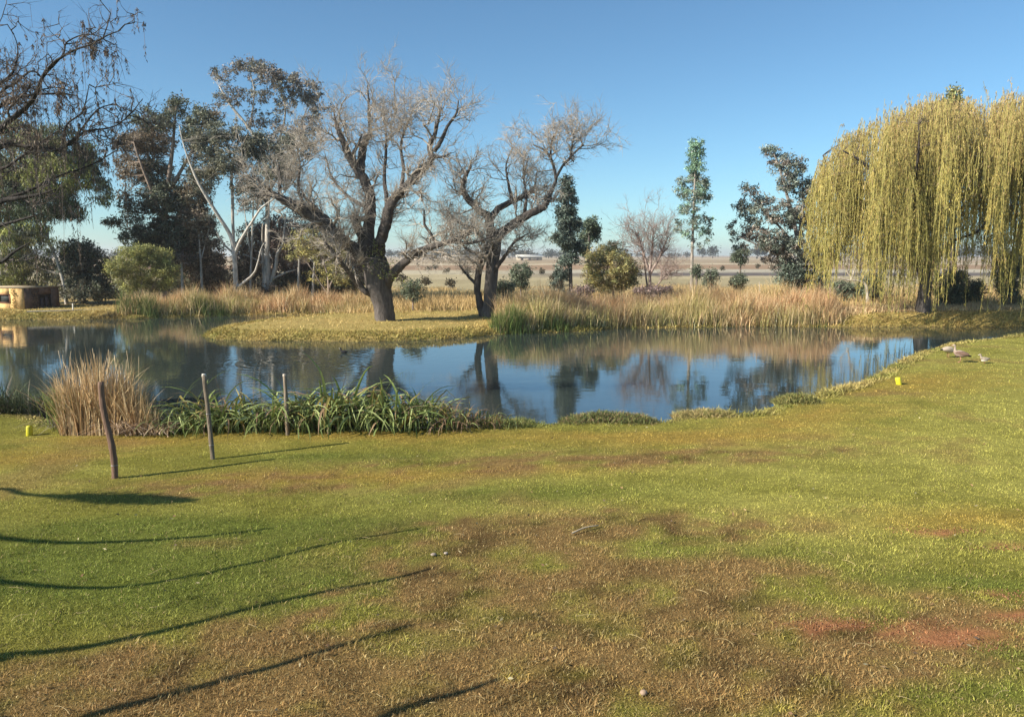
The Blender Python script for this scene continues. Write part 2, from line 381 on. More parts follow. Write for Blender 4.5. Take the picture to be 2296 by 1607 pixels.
# water
def water_material():
    m = bpy.data.materials.new('pond_water'); m.use_nodes = True; N, L = m.node_tree.nodes, m.node_tree.links
    p = N['Principled BSDF']; p.inputs['Base Color'].default_value = (0.034, 0.046, 0.042, 1)
    p.inputs['Roughness'].default_value = 0.025; p.inputs['IOR'].default_value = 1.8
    g = N.new('ShaderNodeNewGeometry')
    def noise(scale, st, detail=2):
        mp = N.new('ShaderNodeMapping'); mp.inputs['Scale'].default_value = st; L.new(g.outputs['Position'], mp.inputs[0])
        n = N.new('ShaderNodeTexNoise'); n.inputs['Scale'].default_value = scale; n.inputs['Detail'].default_value = detail
        L.new(mp.outputs[0], n.inputs['Vector']); return n.outputs[0]
    def mth(op, a, b):
        k = N.new('ShaderNodeMath'); k.operation = op
        for i, v in enumerate((a, b)):
            if isinstance(v, (int, float)): k.inputs[i].default_value = v
            else: L.new(v, k.inputs[i])
        return k.outputs[0]
    fine = noise(7, (0.7, 1.5, 1), 3); big = noise(1.6, (0.6, 1.2, 1), 2); patch = noise(0.16, (0.8, 1.2, 1), 2)
    pm = N.new('ShaderNodeMapRange'); pm.inputs[1].default_value = 0.38; pm.inputs[2].default_value = 0.62; pm.inputs[3].default_value = 0.22; pm.inputs[4].default_value = 1.0
    L.new(patch, pm.inputs[0])
    hgt = mth('ADD', mth('MULTIPLY', mth('MULTIPLY', fine, pm.outputs[0]), 0.0017), mth('MULTIPLY', big, 0.0030))
    # rings spreading from the swimming bird and one earlier spot
    for (c, amp, fall) in (((on(770, 790, WATER)[0], on(770, 790, WATER)[1]), 0.0010, 3.0), ((on(640, 812, WATER)[0], on(640, 812, WATER)[1]), 0.0016, 2.4)):
        vs = N.new('ShaderNodeVectorMath'); vs.operation = 'DISTANCE'; L.new(g.outputs['Position'], vs.inputs[0]); vs.inputs[1].default_value = (c[0], c[1], WATER)
        r = vs.outputs['Value']; w = mth('SINE', mth('MULTIPLY', r, 17.0), 0)
        env = mth('DIVIDE', amp, mth('ADD', 1.0, mth('POWER', mth('DIVIDE', r, fall), 4.0)))
        hgt = mth('ADD', hgt, mth('MULTIPLY', w, env))
    bp = N.new('ShaderNodeBump'); bp.inputs['Strength'].default_value = 1.0; bp.inputs['Distance'].default_value = 1.0
    L.new(hgt, bp.inputs['Height']); L.new(bp.outputs[0], p.inputs['Normal'])
    return m
mb = MB(); wx = np.linspace(-70, 70, 57); wy = np.linspace(11, 48, 17); X, Y = np.meshgrid(wx, wy); idx = np.arange(X.size).reshape(X.shape)
mb.add(np.stack([X, Y, X * 0 + WATER], -1).reshape(-1, 3), np.stack([idx[:-1, :-1], idx[:-1, 1:], idx[1:, 1:], idx[1:, :-1]], -1).reshape(-1, 4), None, (0, 0, 0))
tag(mb.build('pond_water', water_material()), 'still pond water reflecting trees and sky', kind='structure')

# ---------------------------------------------------------------- lawn grass
def scatter(n, y0, y1, power, spread=0.72, xpad=2.0):
    """ground points in the wedge in front of the deck"""
    u = rng.uniform(0, 1, n); e = 2 - power
    y = (y0 ** e + u * (y1 ** e - y0 ** e)) ** (1 / e)
    x = rng.uniform(-1, 1, n) * (spread * y + xpad); return x, y
def lawn_blades(mb, n, y0, y1, h0, w0, K, power=1.6):
    x, y = scatter(n, y0, y1, power); sd = np.full(n, 50.); m = y > 11; sd[m] = sdist(x[m], y[m])
    c, s, br = lawn(x, y)
    keep = (sd > 0.05) & (rng.uniform(size=n) > s * 0.86) & (y < 33)
    x, y, c, sd, br = x[keep], y[keep], c[keep], sd[keep], br[keep]; n = len(x)
    tuft = fbm(x * 6, y * 6, 71, 3); h = h0 * (0.15 + 1.7 * tuft) * rng.uniform(0.5, 1.4, n); 
    dead = rng.uniform(size=n) < (0.07 + 0.26 * np.clip(br, 0, 1))
    c = np.where(dead[:, None], A([0.46, 0.35, 0.15]) * rng.uniform(0.5, 1.1, (n, 1)), c * 1.35)
    c = np.where((rng.uniform(size=n) < 0.10)[:, None], c * 0.55, c)
    z = height(x, y, sd) - 0.004
    long_ = rng.uniform(size=n) < 0.035
    h = np.where(long_, h * 1.7, h); lean = np.where(long_, rng.uniform(0.8, 1.6, n), rng.uniform(0.2, 1.1, n))
    blades(mb, np.stack([x, y, z], -1), h, w0 * rng.uniform(0.6, 1.3, n), lean, c, K=K, droop=0.9, cj=0.24)
mb = MB()
lawn_blades(mb, 215000, 3.9, 8.2, 0.033, 0.0056, 3, 1.9)
lawn_blades(mb, 250000, 8.2, 15.5, 0.026, 0.008, 2, 1.9)
lawn_blades(mb, 100000, 15.5, 32, 0.028, 0.015, 2, 1.9)
tag(mb.build('lawn_grass', M_BLADE), 'short mown lawn grass, green with worn straw patches', 'grass', kind='stuff')

# dry runners and fallen stalks lying on the lawn
mb = MB(); n = 150; x, y = scatter(n, 4.4, 8, 1.6); az = rng.uniform(0, 6.28, n); s = np.linspace(0, 1, 6); L = rng.uniform(0.06, 0.22, n)
cur = rng.normal(size=n) * 1.6; ang = az[:, None] + cur[:, None] * s
px_ = x[:, None] + np.cumsum(np.cos(ang), 1) * L[:, None] / 6; py_ = y[:, None] + np.cumsum(np.sin(ang), 1) * L[:, None] / 6
P = np.stack([px_, py_, height(px_, py_) + 0.025 + 0.012 * np.sin(s * 3.1)[None] + 0 * px_], -1)
tubes(mb, P, np.tile(0.0018, (n, 6)), 3, (0.50, 0.38, 0.19), cap=False)
tag(mb.build('straw', M_TWIG), 'loose dry straw and runners lying on the lawn', 'straw', kind='stuff')

# fallen leaves on the lawn and crumbs on the bare soil
mb = MB(); n = 420; x, y = scatter(n, 4.3, 15, 1.6); k = sdist(x, y) > .3; x, y = x[k], y[k]; n = len(x); z = height(x, y) + .028
leaves(mb, np.stack([x, y, z], -1), rvec(n) * A([1, 1, .25]), .045, .018, A([[.22, .13, .07], [.34, .23, .12], [.10, .07, .05], [.40, .34, .2]])[rng.integers(4, size=n)], .25)
tag(mb.build('fallen_leaves', M_TWIG), 'small brown fallen leaves lying about the lawn', 'leaves', kind='stuff')
mb = MB(); pts = []
for b_ in SOILS[:7]:
    c_ = on(b_[0], b_[1], 0); k = int(420 * b_[2]); pts.append(np.stack([c_[0] + rng.normal(size=k) * b_[2] * .6, c_[1] + rng.normal(size=k) * b_[3] * .6], -1))
pts = np.concatenate(pts); n = len(pts); rr0 = rng.uniform(.003, .010, n)[:, None]; o = np.concatenate([pts, (height(pts[:, 0], pts[:, 1]) + .003)[:, None]], 1)
tet = A([[1, 0, 0], [-.5, .87, 0], [-.5, -.87, 0], [0, 0, 1.1]]); V = o[:, None] + tet[None] * rr0[..., None] * rng.uniform(.6, 1.4, (n, 4, 1)); i4 = np.arange(n)[:, None] * 4
mb.add(V.reshape(-1, 3), None, np.concatenate([i4 + A([0, 1, 3]), i4 + A([1, 2, 3]), i4 + A([2, 0, 3])]), np.repeat(A([[.30, .13, .06], [.38, .2, .11], [.2, .09, .05]])[rng.integers(3, size=n)], 4, 0))
tag(mb.build('soil_crumbs', M_GROUND), 'crumbs and grit on the bare red soil patches', 'soil', kind='stuff')

# coarse grass on the pond lip
def shore_points(n, d0, d1, filt=None):
    seg = np.diff(np.concatenate([POLY, POLY[:1]]), axis=0); L = np.linalg.norm(seg, axis=1)
    out = []
    i = rng.choice(len(POLY), n * 4, p=L / L.sum()); t = rng.uniform(size=n * 4)[:, None]
    p = POLY[i] + seg[i] * t + rng.normal(size=(n * 4, 2)) * max(abs(d0), abs(d1)) * 0.7
    sd = sdist(p[:, 0], p[:, 1]); k = (sd > d0) & (sd < d1)
    if filt is not None: k &= filt(p[:, 0], p[:, 1])
    p = p[k][:n]; return p[:, 0], p[:, 1], sd[k][:n]
mb = MB()
x, y, sd = shore_points(26000, -0.30, 0.45, lambda x, y: (y < 33.5) & (x > -15) & (y < 14 + 1.0 * np.maximum(x, 0) + 4) & (np.abs(x) < 0.75 * y))
n = len(x); c = mixc((0.50, 0.38, 0.14), (0.22, 0.23, 0.05), np.clip(fbm(x * 1.1, y * 1.1, 131) * 2 - 0.5, 0, 1))
hh = (0.05 + 0.16 * ss(fbm(x * 0.9, y * 0.9, 133), 0.42, 0.7)) * rng.uniform(0.5, 1.3, n)
blades(mb, np.stack([x, y, height(x, y, sd) - 0.01], -1), hh, 0.012 + 0.0006 * y, rng.uniform(0.4, 1.6, n), c, K=3, droop=0.9)
tag(mb.build('bank_grass', M_BLADE), 'coarse unmown grass along the near pond edge', 'grass', kind='stuff')
mb = MB()
x, y, sd = shore_points(34000, -0.06, 1.1, lambda x, y: (y > 27) & (np.abs(x) < 0.75 * y) & ~((x > 13) & (y < 33.8)))
n = len(x); c = mixc((0.52, 0.38, 0.13), (0.26, 0.24, 0.06), np.clip(fbm(x * 0.9, y * 0.9, 135) * 2.2 - 0.7, 0, 1))
blades(mb, np.stack([x, y, height(x, y, sd) - 0.01], -1), 0.16 * rng.uniform(0.4, 1.4, n), np.full(n, 0.035), rng.uniform(0.4, 1.5, n), c, K=3, droop=0.8)
# short dry sward on the spit and the far banks
n = 36000; x = rng.uniform(-30, 30, n); y = rng.uniform(28, 46, n); sd = sdist(x, y); k = (sd > 0.3) & (np.abs(x) < .72 * y) & ~((x > 12) & (y < 34)); x, y, sd = x[k], y[k], sd[k]; n = len(x)
c = mixc((0.60, 0.43, 0.17), (0.32, 0.28, 0.08), np.clip(fbm(x * 0.7, y * 0.7, 137) * 2.4 - 0.9 - .35 * (x > 12), 0, 1))
blades(mb, np.stack([x, y, height(x, y, sd) - 0.01], -1), 0.10 * rng.uniform(0.4, 1.5, n), np.full(n, 0.035), rng.uniform(0.4, 1.4, n), c, K=2)
tag(mb.build('spit_grass', M_BLADE), 'golden dry grass covering the spit and far bank', 'grass', kind='stuff')
# tall dry veld grass behind
mb = MB(); n = 45000; y = rng.uniform(40, 70, n); x = rng.uniform(-0.35, 0.72, n) * y; k = fbm(x * 0.3, y * 0.3, 141) > 0.40
x, y = x[k], y[k]; n = len(x); c = mixc((0.60, 0.42, 0.17), (0.38, 0.27, 0.14), fbm(x * 0.5, y * 0.25, 143))
blades(mb, np.stack([x, y, height(x, y) - 0.02], -1), rng.uniform(0.25, 0.75, n) * (1 - 0.5 * ss(y, 48, 66)), np.full(n, 0.04), rng.uniform(0.1, 0.7, n), c, K=2)
tag(mb.build('veld_grass', M_BLADE), 'tall dry veld grass on the flats behind the pond', 'grass', kind='stuff')

# ---------------------------------------------------------------- trees
def foliage_tree(name, label, cat, Y0, limbs, blobs, cols, bark=(0.16, 0.13, 0.11), leaf=(0.18, 0.060), clump=0.38, dens=1.0, depth=0.9, droop=0.5,
                 group=None, per_clump=48, twigcol=None, trunk_sides=10, extra=None, gap=0.0):
    base = at(limbs[0][0][0], limbs[0][0][1], Y0 + limbs[0][0][2]); gz = H1(base[0], base[1])
    root = empty(name, (base[0], base[1], gz), label, cat, group)
    LP = []
    for i, l in enumerate(limbs):
        P, R = limb(l, Y0, 4, 0.06 if i else 0.0)
        if i == 0:
            P = np.concatenate([[[P[0, 0], P[0, 1], min(gz - 0.15, P[0, 2] - .15)]], P]); R = np.concatenate([[R[0] * 1.25], R])
        b = MB(); tubes(b, P, R, trunk_sides if i == 0 else 7, bark, ridged=0.07)
        b.build('trunk' if i == 0 else 'limb', M_BARK, root, smooth=True); LP.append((P, R))
    allP = np.concatenate([resample(p, 14) for p, _ in LP]); mpx = m_per_px(Y0)
    lf, tw = MB(), MB(); cen_all = []
    for bl in blobs:
        px, py, rx, ry = bl[:4]; w = bl[4] if len(bl) > 4 else 1.0; ci = bl[5] if len(bl) > 5 else None
        dY = rng.normal() * 0.5 * depth * rx * mpx
        rx_, ry_ = rx * mpx, ry * mpx; c0 = at(px, py, Y0 + dY)
        nc = max(3, int(dens * w * 8.2 * (rx_ * ry_) / (clump * clump)))
        d = rvec(nc) * (rng.uniform(0.15, 1, (nc, 1)) ** 0.5) * A([rx_, rx_ * depth, ry_])
        cen = c0 + d
        cen[:, 2] = np.maximum(cen[:, 2], gz + 0.12)
        col = A(cols)[rng.integers(len(cols), size=nc)] if ci is None else A(cols)[np.full(nc, ci)]
        col = col * 1.9 * np.exp(0.25 * rng.normal(size=(nc, 1)))
        sc = rng.uniform(0.55, 1.25, (nc, 1))
        k = per_clump; pos = np.repeat(cen, k, 0) + rng.normal(size=(nc * k, 3)) * np.repeat(sc * clump * 0.5, k, 0) * A([1, 1, 0.8])
        dr = rvec(nc * k) + A([0, 0, -droop])
        leaves(lf, pos, dr, leaf[0], leaf[1] * 1.25, np.repeat(col, k, 0), 0.35, tri=True)
        cen_all.append(cen)
    cen = np.concatenate(cen_all)
    D = np.linalg.norm(cen[:, None] - allP[None], axis=2) + 0.9 * np.maximum(allP[None, :, 2] - cen[:, None, 2], 0); j = D.argmin(1); st = allP[j]
    s = np.linspace(0, 1, 5)[None, :, None]
    mid = (st + cen) / 2 + A([0, 0, -0.12]) * np.linalg.norm(cen - st, axis=1, keepdims=True) + rng.normal(size=cen.shape) * 0.1
    P = (1 - s) ** 2 * st[:, None] + 2 * s * (1 - s) * mid[:, None] + s ** 2 * cen[:, None]
    r = np.clip(0.008 * np.linalg.norm(cen - st, axis=1), 0.006, 0.035)[:, None] * np.linspace(1, 0.3, 5)[None]
    r[::2] *= 0.7
    tubes(tw, P, r, 3, twigcol or bark, cap=False)
    tag(tw.build('branches', M_TWIG, root), kind='stuff')
    tag(lf.build('crown', M_LEAF, root), kind='stuff')
    return root

GR = 'gum trees behind the pond'
EUC = [(0.065, 0.072, 0.048), (0.09, 0.09, 0.062), (0.125, 0.10, 0.07), (0.06, 0.066, 0.045)]
WHITE = (0.44, 0.40, 0.35)
foliage_tree('gum_tree', 'dark brownish gum tree with forked top, left of the pale leaning trunk', 'tree', 50,
    [[(372, 690, 0, 18), (371, 620, 0, 15), (368, 540, 0, 13), (372, 450, 0, 10), (385, 350, 0, 8), (395, 240, 0, 3)],
     [(370, 500, 0, 9), (340, 430, -.5, 7), (310, 350, -1, 5), (300, 320, -1, 2)], [(376, 430, 0, 8), (420, 360, .5, 6), (450, 290, .6, 4), (460, 250, .6, 2)]],
    [(395, 238, 24, 20), (345, 268, 48, 26, .8), (300, 320, 38, 28, .8, 2), (345, 320, 50, 36, 1, 2), (300, 375, 42, 30, .8, 2), (345, 390, 50, 36, .9), (430, 300, 30, 40, .8), (462, 262, 34, 26, .8), (280, 430, 18, 22, .35, 2),
     (365, 450, 60, 40, 1.1, 3), (300, 470, 32, 28, .6, 3), (265, 498, 36, 9, .8, 3), (385, 530, 62, 48, 1.2, 3), (315, 530, 42, 30, 1, 3), (455, 370, 40, 36, .7), (435, 440, 38, 40, .9, 2), (440, 510, 40, 50, 1, 2)], EUC,
    bark=(0.28, 0.22, 0.18), clump=0.36, group=GR, leaf=(0.19, 0.06))
foliage_tree('gum_tree', 'gum tree with white trunk leaning left out of a low fork', 'tree', 48,
    [[(530, 690, 0, 13), (528, 620, 0, 11), (524, 560, 0, 10), (515, 525, 0, 9), (490, 485, -.3, 8), (462, 440, -.6, 7), (440, 400, -.8, 6), (420, 350, -.9, 4), (408, 310, -1, 3), (402, 280, -1, 3)],
     [(527, 600, 0, 8), (523, 520, .5, 7), (521, 450, .6, 7), (520, 380, .6, 6), (535, 310, .6, 3)],
     [(526, 570, 0, 8), (545, 530, -.3, 6), (570, 490, -.5, 5), (590, 463, -.6, 4), (640, 430, -.6, 3)],
     [(530, 645, 0, 7), (545, 635, -.3, 7), (572, 608, -.5, 5), (585, 560, -.5, 3), (592, 545, -.5, 2)], [(526, 570, 0, 5), (500, 545, -.3, 4), (485, 520, -.4, 2)]],
    [(470, 325, 36, 34, .7), (515, 365, 40, 34, .7), (570, 330, 42, 34, .8), (620, 375, 48, 34, .6), (500, 296, 36, 22, .7), (455, 400, 34, 26, .5), (555, 420, 42, 28, .45), (640, 330, 36, 34, .6), (690, 330, 20, 30, .4)],
    [(0.075, 0.08, 0.06), (0.10, 0.095, 0.065), (0.06, 0.065, 0.05)], bark=WHITE, clump=0.36, group=GR, dens=1.35)
foliage_tree('gum_tree', 'tallest gum tree with pale forked trunks and purplish brown crown', 'tree', 51,
    [[(597, 700, 0, 24), (598, 640, 0, 20), (600, 600, 0, 14), (599, 560, 0, 10), (600, 450, 0, 9), (592, 350, 0, 8), (560, 290, -.3, 6), (520, 240, -.5, 5), (492, 195, -.6, 2)],
     [(600, 660, 0, 10), (618, 600, -.2, 9), (622, 570, -.2, 7), (634, 545, -.2, 6), (640, 480, -.2, 3)], [(594, 640, 0, 8), (590, 600, 0, 6), (588, 540, 0, 4), (589, 500, 0, 2)],
     [(600, 470, 0, 8), (618, 350, .3, 6), (640, 250, .5, 4), (620, 180, .5, 2)], [(604, 430, 0, 6), (650, 340, .4, 5), (690, 240, .5, 2)], [(560, 290, -.3, 5), (570, 210, 0, 3), (560, 160, 0, 2)],
     [(612, 625, -.2, 4), (640, 612, -.5, 4), (665, 604, -.6, 2)], [(596, 595, -.1, 5), (570, 580, -.5, 4), (545, 570, -.8, 2)]],
    [(496, 168, 24, 20, .7), (556, 150, 44, 18, 1), (600, 160, 30, 20, .9), (640, 182, 46, 20, 1), (692, 208, 30, 26, 1), (515, 215, 34, 26, .6), (575, 205, 40, 30, .45), (650, 225, 40, 30, .6), (706, 245, 18, 30, .8),
     (690, 285, 34, 26, .9), (600, 265, 40, 26, .4), (550, 270, 34, 22, .35), (640, 300, 50, 22, .7), (485, 250, 22, 20, .3), (735, 240, 14, 8, .3)],
    [(0.13, 0.11, 0.095), (0.105, 0.095, 0.08), (0.09, 0.09, 0.07)], bark=WHITE, clump=0.27, group=GR, per_clump=26, dens=.62)
# brown undergrowth behind the trunks, shrub by shrub
UG = 'brown undergrowth among the gum trunks'
for (bx, by, brx, bry, ci, lab) in [(455, 575, 48, 85, 0, 'tall brown shrub between the forked dark gum and the leaning white trunk'),
        (562, 575, 34, 95, 0, 'brown shrub between the two pale gum trunks'), (655, 565, 44, 100, 1, 'tall grey-brown thicket right of the thick pale gum trunk'),
        (716, 620, 44, 50, 2, 'low dark thicket under the yellow-leaved shrub'), (420, 640, 46, 45, 2, 'dark shrub right of the round yellow-green bush'),
        (500, 640, 46, 46, 0, 'low brown shrub at the foot of the leaning gum'), (385, 560, 40, 75, 3, 'tall dark shrub behind the right side of the round bush'), (250, 655, 40, 34, 2, 'low dark shrub left of the round yellow-green bush'), (610, 520, 40, 60, 1, 'grey-brown thicket high between the white trunks'), (775, 628, 40, 42, 2, 'dark green shrub just left of the big bare willow trunk'),
        (790, 590, 34, 60, 0, 'brown twiggy shrub directly behind the big bare willow trunk'), (730, 540, 40, 60, 1, 'grey-brown thicket above the low dark thicket'), (600, 660, 60, 34, 0, 'low brown shrub around the thick pale gum base'), (640, 645, 50, 40, 2, 'low dark shrub right of the thick pale gum base')]:
    foliage_tree('shrub', lab, 'shrub', 52.5, [[(bx, 695, 0, 5), (bx + 4, by + 20, 0, 4), (bx - 4, by - bry * .5, 0, 2)], [(bx, 685, 0, 4), (bx + brx * .5, by, .5, 2)], [(bx, 685, 0, 4), (bx - brx * .5, by, -.5, 2)]],
        [(bx, by, brx, bry * .8), (bx - brx * .4, by + bry * .3, brx * .8, bry * .6), (bx + brx * .4, by + bry * .35, brx * .8, bry * .6)],
        [[(0.155, 0.11, 0.075), (0.13, 0.10, 0.065)], [(0.15, 0.12, 0.10), (0.12, 0.085, 0.07)], [(0.05, 0.06, 0.035), (0.085, 0.075, 0.045)], [(0.05, 0.06, 0.035), (0.10, 0.075, 0.05)]][ci], clump=0.42, dens=1.05, group=UG, per_clump=30, leaf=(0.2, .065), bark=(.28, .23, .2))
for (sx_, ty, lean_, lab) in [(455, 430, -14, 'slim pale sapling between the dark forked gum and the leaning white trunk'), (560, 400, 10, 'slim pale sapling between the two white gum trunks'), (668, 470, 8, 'slim grey sapling right of the thick pale gum trunk'), (410, 520, -8, 'thin pale stem right of the round yellow-green bush'), (700, 500, 14, 'thin grey stem behind the yellow-leaved shrub')]:
    foliage_tree('slim_sapling', lab, 'sapling', 50, [[(sx_, 692, 0, 6), (sx_ + lean_ * .3, 600, 0, 5), (sx_ + lean_ * .8, ty + 60, 0, 3), (sx_ + lean_, ty, 0, 2)], [(sx_ + lean_ * .4, 590, 0, 3), (sx_ - lean_ * 1.2, ty + 70, .3, 2)]],
        [(sx_ + lean_, ty + 6, 20, 20, .6), (sx_ - lean_, ty + 60, 20, 18, .5), (sx_ + lean_ * 2, ty + 50, 20, 20, .5)], [(0.09, 0.085, 0.065), (0.11, 0.09, 0.075)], bark=WHITE, clump=.32, group='slim pale saplings among the gums', trunk_sides=7)
# left group
foliage_tree('weeping_gum', 'dense drooping dark gum with thin white leaning stem beside the hut', 'tree', 46,
    [[(150, 690, 0, 8), (143, 640, 0, 7), (133, 600, 0, 7), (118, 560, -.2, 6), (98, 525, -.3, 7), (78, 490, -.3, 5), (66, 430, -.3, 4), (60, 330, 0, 3)],
     [(112, 548, -.2, 5), (100, 500, .2, 4), (90, 470, .2, 3)], [(0, 680, 0, 9), (4, 600, 0, 9), (10, 520, 0, 9), (30, 420, 0, 12), (80, 340, 0, 8), (150, 300, 0, 4)], [(30, 430, 0, 10), (120, 400, 0, 7), (200, 380, 0, 3)]],
    [(40, 300, 60, 34, .9), (110, 308, 60, 28, .9), (165, 335, 44, 26, .9), (200, 370, 34, 34, .9), (60, 370, 80, 46, 1), (130, 395, 70, 46, 1, 3), (225, 425, 20, 42, .7), (90, 450, 80, 44, 1.1, 1), (10, 440, 60, 60, 1),
     (20, 540, 50, 50, .7), (55, 520, 56, 38, .8), (150, 470, 36, 30, .6), (20, 610, 50, 40, .9, 3), (80, 610, 44, 44, .8, 2), (130, 560, 30, 30, .3), (120, 640, 34, 30, .6, 2)],
    [(0.05, 0.055, 0.035), (0.045, 0.06, 0.03), (0.11, 0.10, 0.045), (0.12, 0.125, 0.035)], bark=WHITE, clump=0.34, droop=1.9, dens=.95, leaf=(0.19, 0.045), group=None)
foliage_tree('dark_bush', 'dark green bush between the hut and the round yellow-green bush', 'bush', 47,
    [[(190, 690, 0, 6), (188, 620, 0, 4), (185, 560, 0, 2)], [(190, 670, 0, 5), (220, 620, 0, 2)]],
    [(185, 560, 40, 28, .9), (170, 605, 40, 50), (215, 610, 38, 50), (195, 650, 55, 30), (150, 560, 18, 18, .5)], [(0.05, 0.055, 0.035), (0.065, 0.06, 0.04), (0.035, 0.045, 0.03)], clump=0.36)
foliage_tree('round_bush', 'round yellow-green bush standing out before the dark gums', 'bush', 44.5,
    [[(320, 690, 0, 6), (318, 640, 0, 5), (312, 580, 0, 2)], [(322, 680, 0, 4), (360, 610, .3, 2)], [(318, 680, 0, 4), (275, 610, .3, 2)]],
    [(320, 605, 66, 50, 1.1), (300, 562, 36, 20, .8), (345, 575, 40, 26, .9), (265, 600, 26, 26, .9), (375, 615, 26, 34, .9), (320, 645, 62, 24, .8, 1)],
    [(0.155, 0.155, 0.05), (0.11, 0.115, 0.045), (0.18, 0.17, 0.06)], clump=0.24, droop=-0.9, leaf=(0.13, 0.03), per_clump=52, dens=.8, bark=(.2, .17, .12))
foliage_tree('yellow_shrub', 'yellow-leaved shrub behind the lower left limb of the bare willow', 'shrub', 46,
    [[(735, 690, 0, 5), (735, 620, 0, 4), (715, 560, 0, 2)], [(735, 660, 0, 4), (690, 590, 0, 2)], [(735, 650, 0, 4), (765, 590, 0, 2)]],
    [(690, 535, 42, 24, .8), (668, 562, 36, 26, .7), (728, 575, 44, 34, .8), (756, 612, 34, 28, .7), (715, 620, 30, 22, .6), (765, 560, 24, 24, .6)],
    [(0.22, 0.19, 0.06), (0.18, 0.15, 0.065), (0.14, 0.13, 0.05)], clump=0.26, dens=.5, leaf=(.11, .045), per_clump=44, bark=(.25, .2, .17))
# middle group
foliage_tree('slim_gum', 'slim dark gum just right of the smaller bare willow', 'tree', 48,
    [[(1280, 662, 0, 9), (1279, 600, 0, 8), (1277, 520, 0, 6), (1274, 440, 0, 4), (1273, 400, 0, 2)]],
    [(1272, 410, 15, 16, .8), (1274, 440, 22, 24), (1268, 475, 24, 22), (1276, 505, 28, 24), (1262, 535, 30, 16), (1282, 548, 26, 20), (1275, 580, 24, 14, .7), (1256, 612, 18, 18, .9), (1250, 640, 16, 16, .8)],
    [(0.06, 0.078, 0.062), (0.085, 0.10, 0.08), (0.045, 0.06, 0.05)], bark=(0.10, 0.09, 0.08), dens=.75, clump=0.24, group='slim young gums on the far bank')
foliage_tree('small_gum', 'short dark round-topped gum behind the slim dark gum', 'tree', 53,
    [[(1318, 640, 0, 6), (1320, 560, 0, 5), (1322, 500, 0, 3)]],
    [(1324, 502, 20, 18), (1318, 530, 22, 18), (1310, 556, 20, 16, .8), (1334, 520, 12, 16)], [(0.05, 0.07, 0.045), (0.075, 0.09, 0.06)], bark=(0.12, 0.1, 0.09), clump=0.28)
foliage_tree('tan_bush', 'broad olive-tan bush between slim dark gum and bare pinkish tree', 'bush', 50,
    [[(1375, 670, 0, 5), (1372, 620, 0, 4), (1365, 570, 0, 2)], [(1378, 650, 0, 4), (1420, 610, 0, 2)], [(1372, 650, 0, 4), (1330, 600, 0, 2)]],
    [(1368, 600, 54, 40, 1), (1345, 572, 34, 20, .8), (1375, 560, 34, 18, .8), (1412, 615, 30, 30, .9), (1325, 620, 22, 26, .8), (1375, 640, 54, 16, .8)],
    [(0.20, 0.17, 0.065), (0.16, 0.13, 0.06), (0.14, 0.14, 0.06)], clump=0.30, leaf=(.15, .04), droop=-.2, bark=(.25, .19, .15))
foliage_tree('slender_gum', 'tall slender grey-green gum standing alone against the sky', 'tree', 47,
    [[(1551, 668, 0, 8), (1551, 620, 0, 7), (1552, 560, 0, 6), (1555, 480, 0, 5), (1558, 400, 0, 3), (1561, 315, 0, 2)]],
    [(1562, 322, 14, 14, 1, 0), (1560, 345, 20, 18, 1.1, 0), (1559, 372, 21, 18, 1.1, 0), (1556, 400, 24, 16, .9), (1576, 412, 16, 18, .9), (1532, 405, 14, 14, .6), (1528, 428, 16, 14, .7), (1582, 438, 14, 20, .8), (1556, 440, 30, 18, .8), (1545, 468, 26, 14, .7),
     (1518, 498, 14, 10, .4), (1552, 492, 18, 14, .6), (1584, 490, 16, 14, .55), (1592, 515, 12, 12, .45), (1570, 520, 22, 12, .45), (1538, 522, 18, 14, .4), (1516, 512, 12, 10, .3), (1590, 540, 10, 8, .25), (1558, 548, 20, 10, .3)],
    [(0.12, 0.18, 0.12), (0.135, 0.15, 0.12), (0.10, 0.115, 0.09)], bark=(0.38, 0.33, 0.28), dens=.62, clump=0.2, per_clump=26, leaf=(.15, .05), group='slim young gums on the far bank', trunk_sides=8)
foliage_tree('spreading_gum', 'grey-green spreading gum just left of the yellow willow', 'tree', 48,
    [[(1797, 668, 0, 14), (1795, 600, 0, 12), (1785, 520, 0, 9), (1768, 450, 0, 7), (1748, 380, 0, 4), (1735, 345, 0, 2)], [(1790, 560, 0, 8), (1740, 500, 0, 5), (1680, 440, 0, 2)], [(1790, 540, 0, 7), (1800, 470, 0, 5), (1800, 400, 0, 2)], [(1792, 600, 0, 6), (1720, 560, 0, 4), (1655, 530, 0, 2)]],
    [(1728, 340, 20, 14, .9), (1750, 365, 30, 22, .9), (1785, 375, 26, 22, .8), (1775, 410, 34, 24, .9), (1808, 430, 26, 34, .9), (1676, 425, 24, 14, .7), (1712, 445, 28, 16, .8), (1664, 465, 22, 20, .7), (1700, 482, 34, 24, .8), (1752, 475, 36, 30, .7),
     (1790, 490, 36, 34, .9), (1650, 510, 18, 18, .5), (1690, 525, 34, 22, .8, 2), (1740, 540, 42, 28, 1), (1655, 548, 20, 16, .5), (1790, 560, 46, 34, 1.1), (1740, 580, 34, 22, .8, 2), (1775, 615, 36, 30, 1.2, 3), (1815, 625, 44, 30, 1.2, 3), (1850, 570, 34, 34, 1, 2), (1790, 645, 40, 16, 1, 3)],
    [(0.12, 0.135, 0.11), (0.10, 0.11, 0.09), (0.13, 0.11, 0.09), (0.06, 0.075, 0.058)], bark=(.25, .22, .2), dens=.62, clump=0.26, per_clump=32)
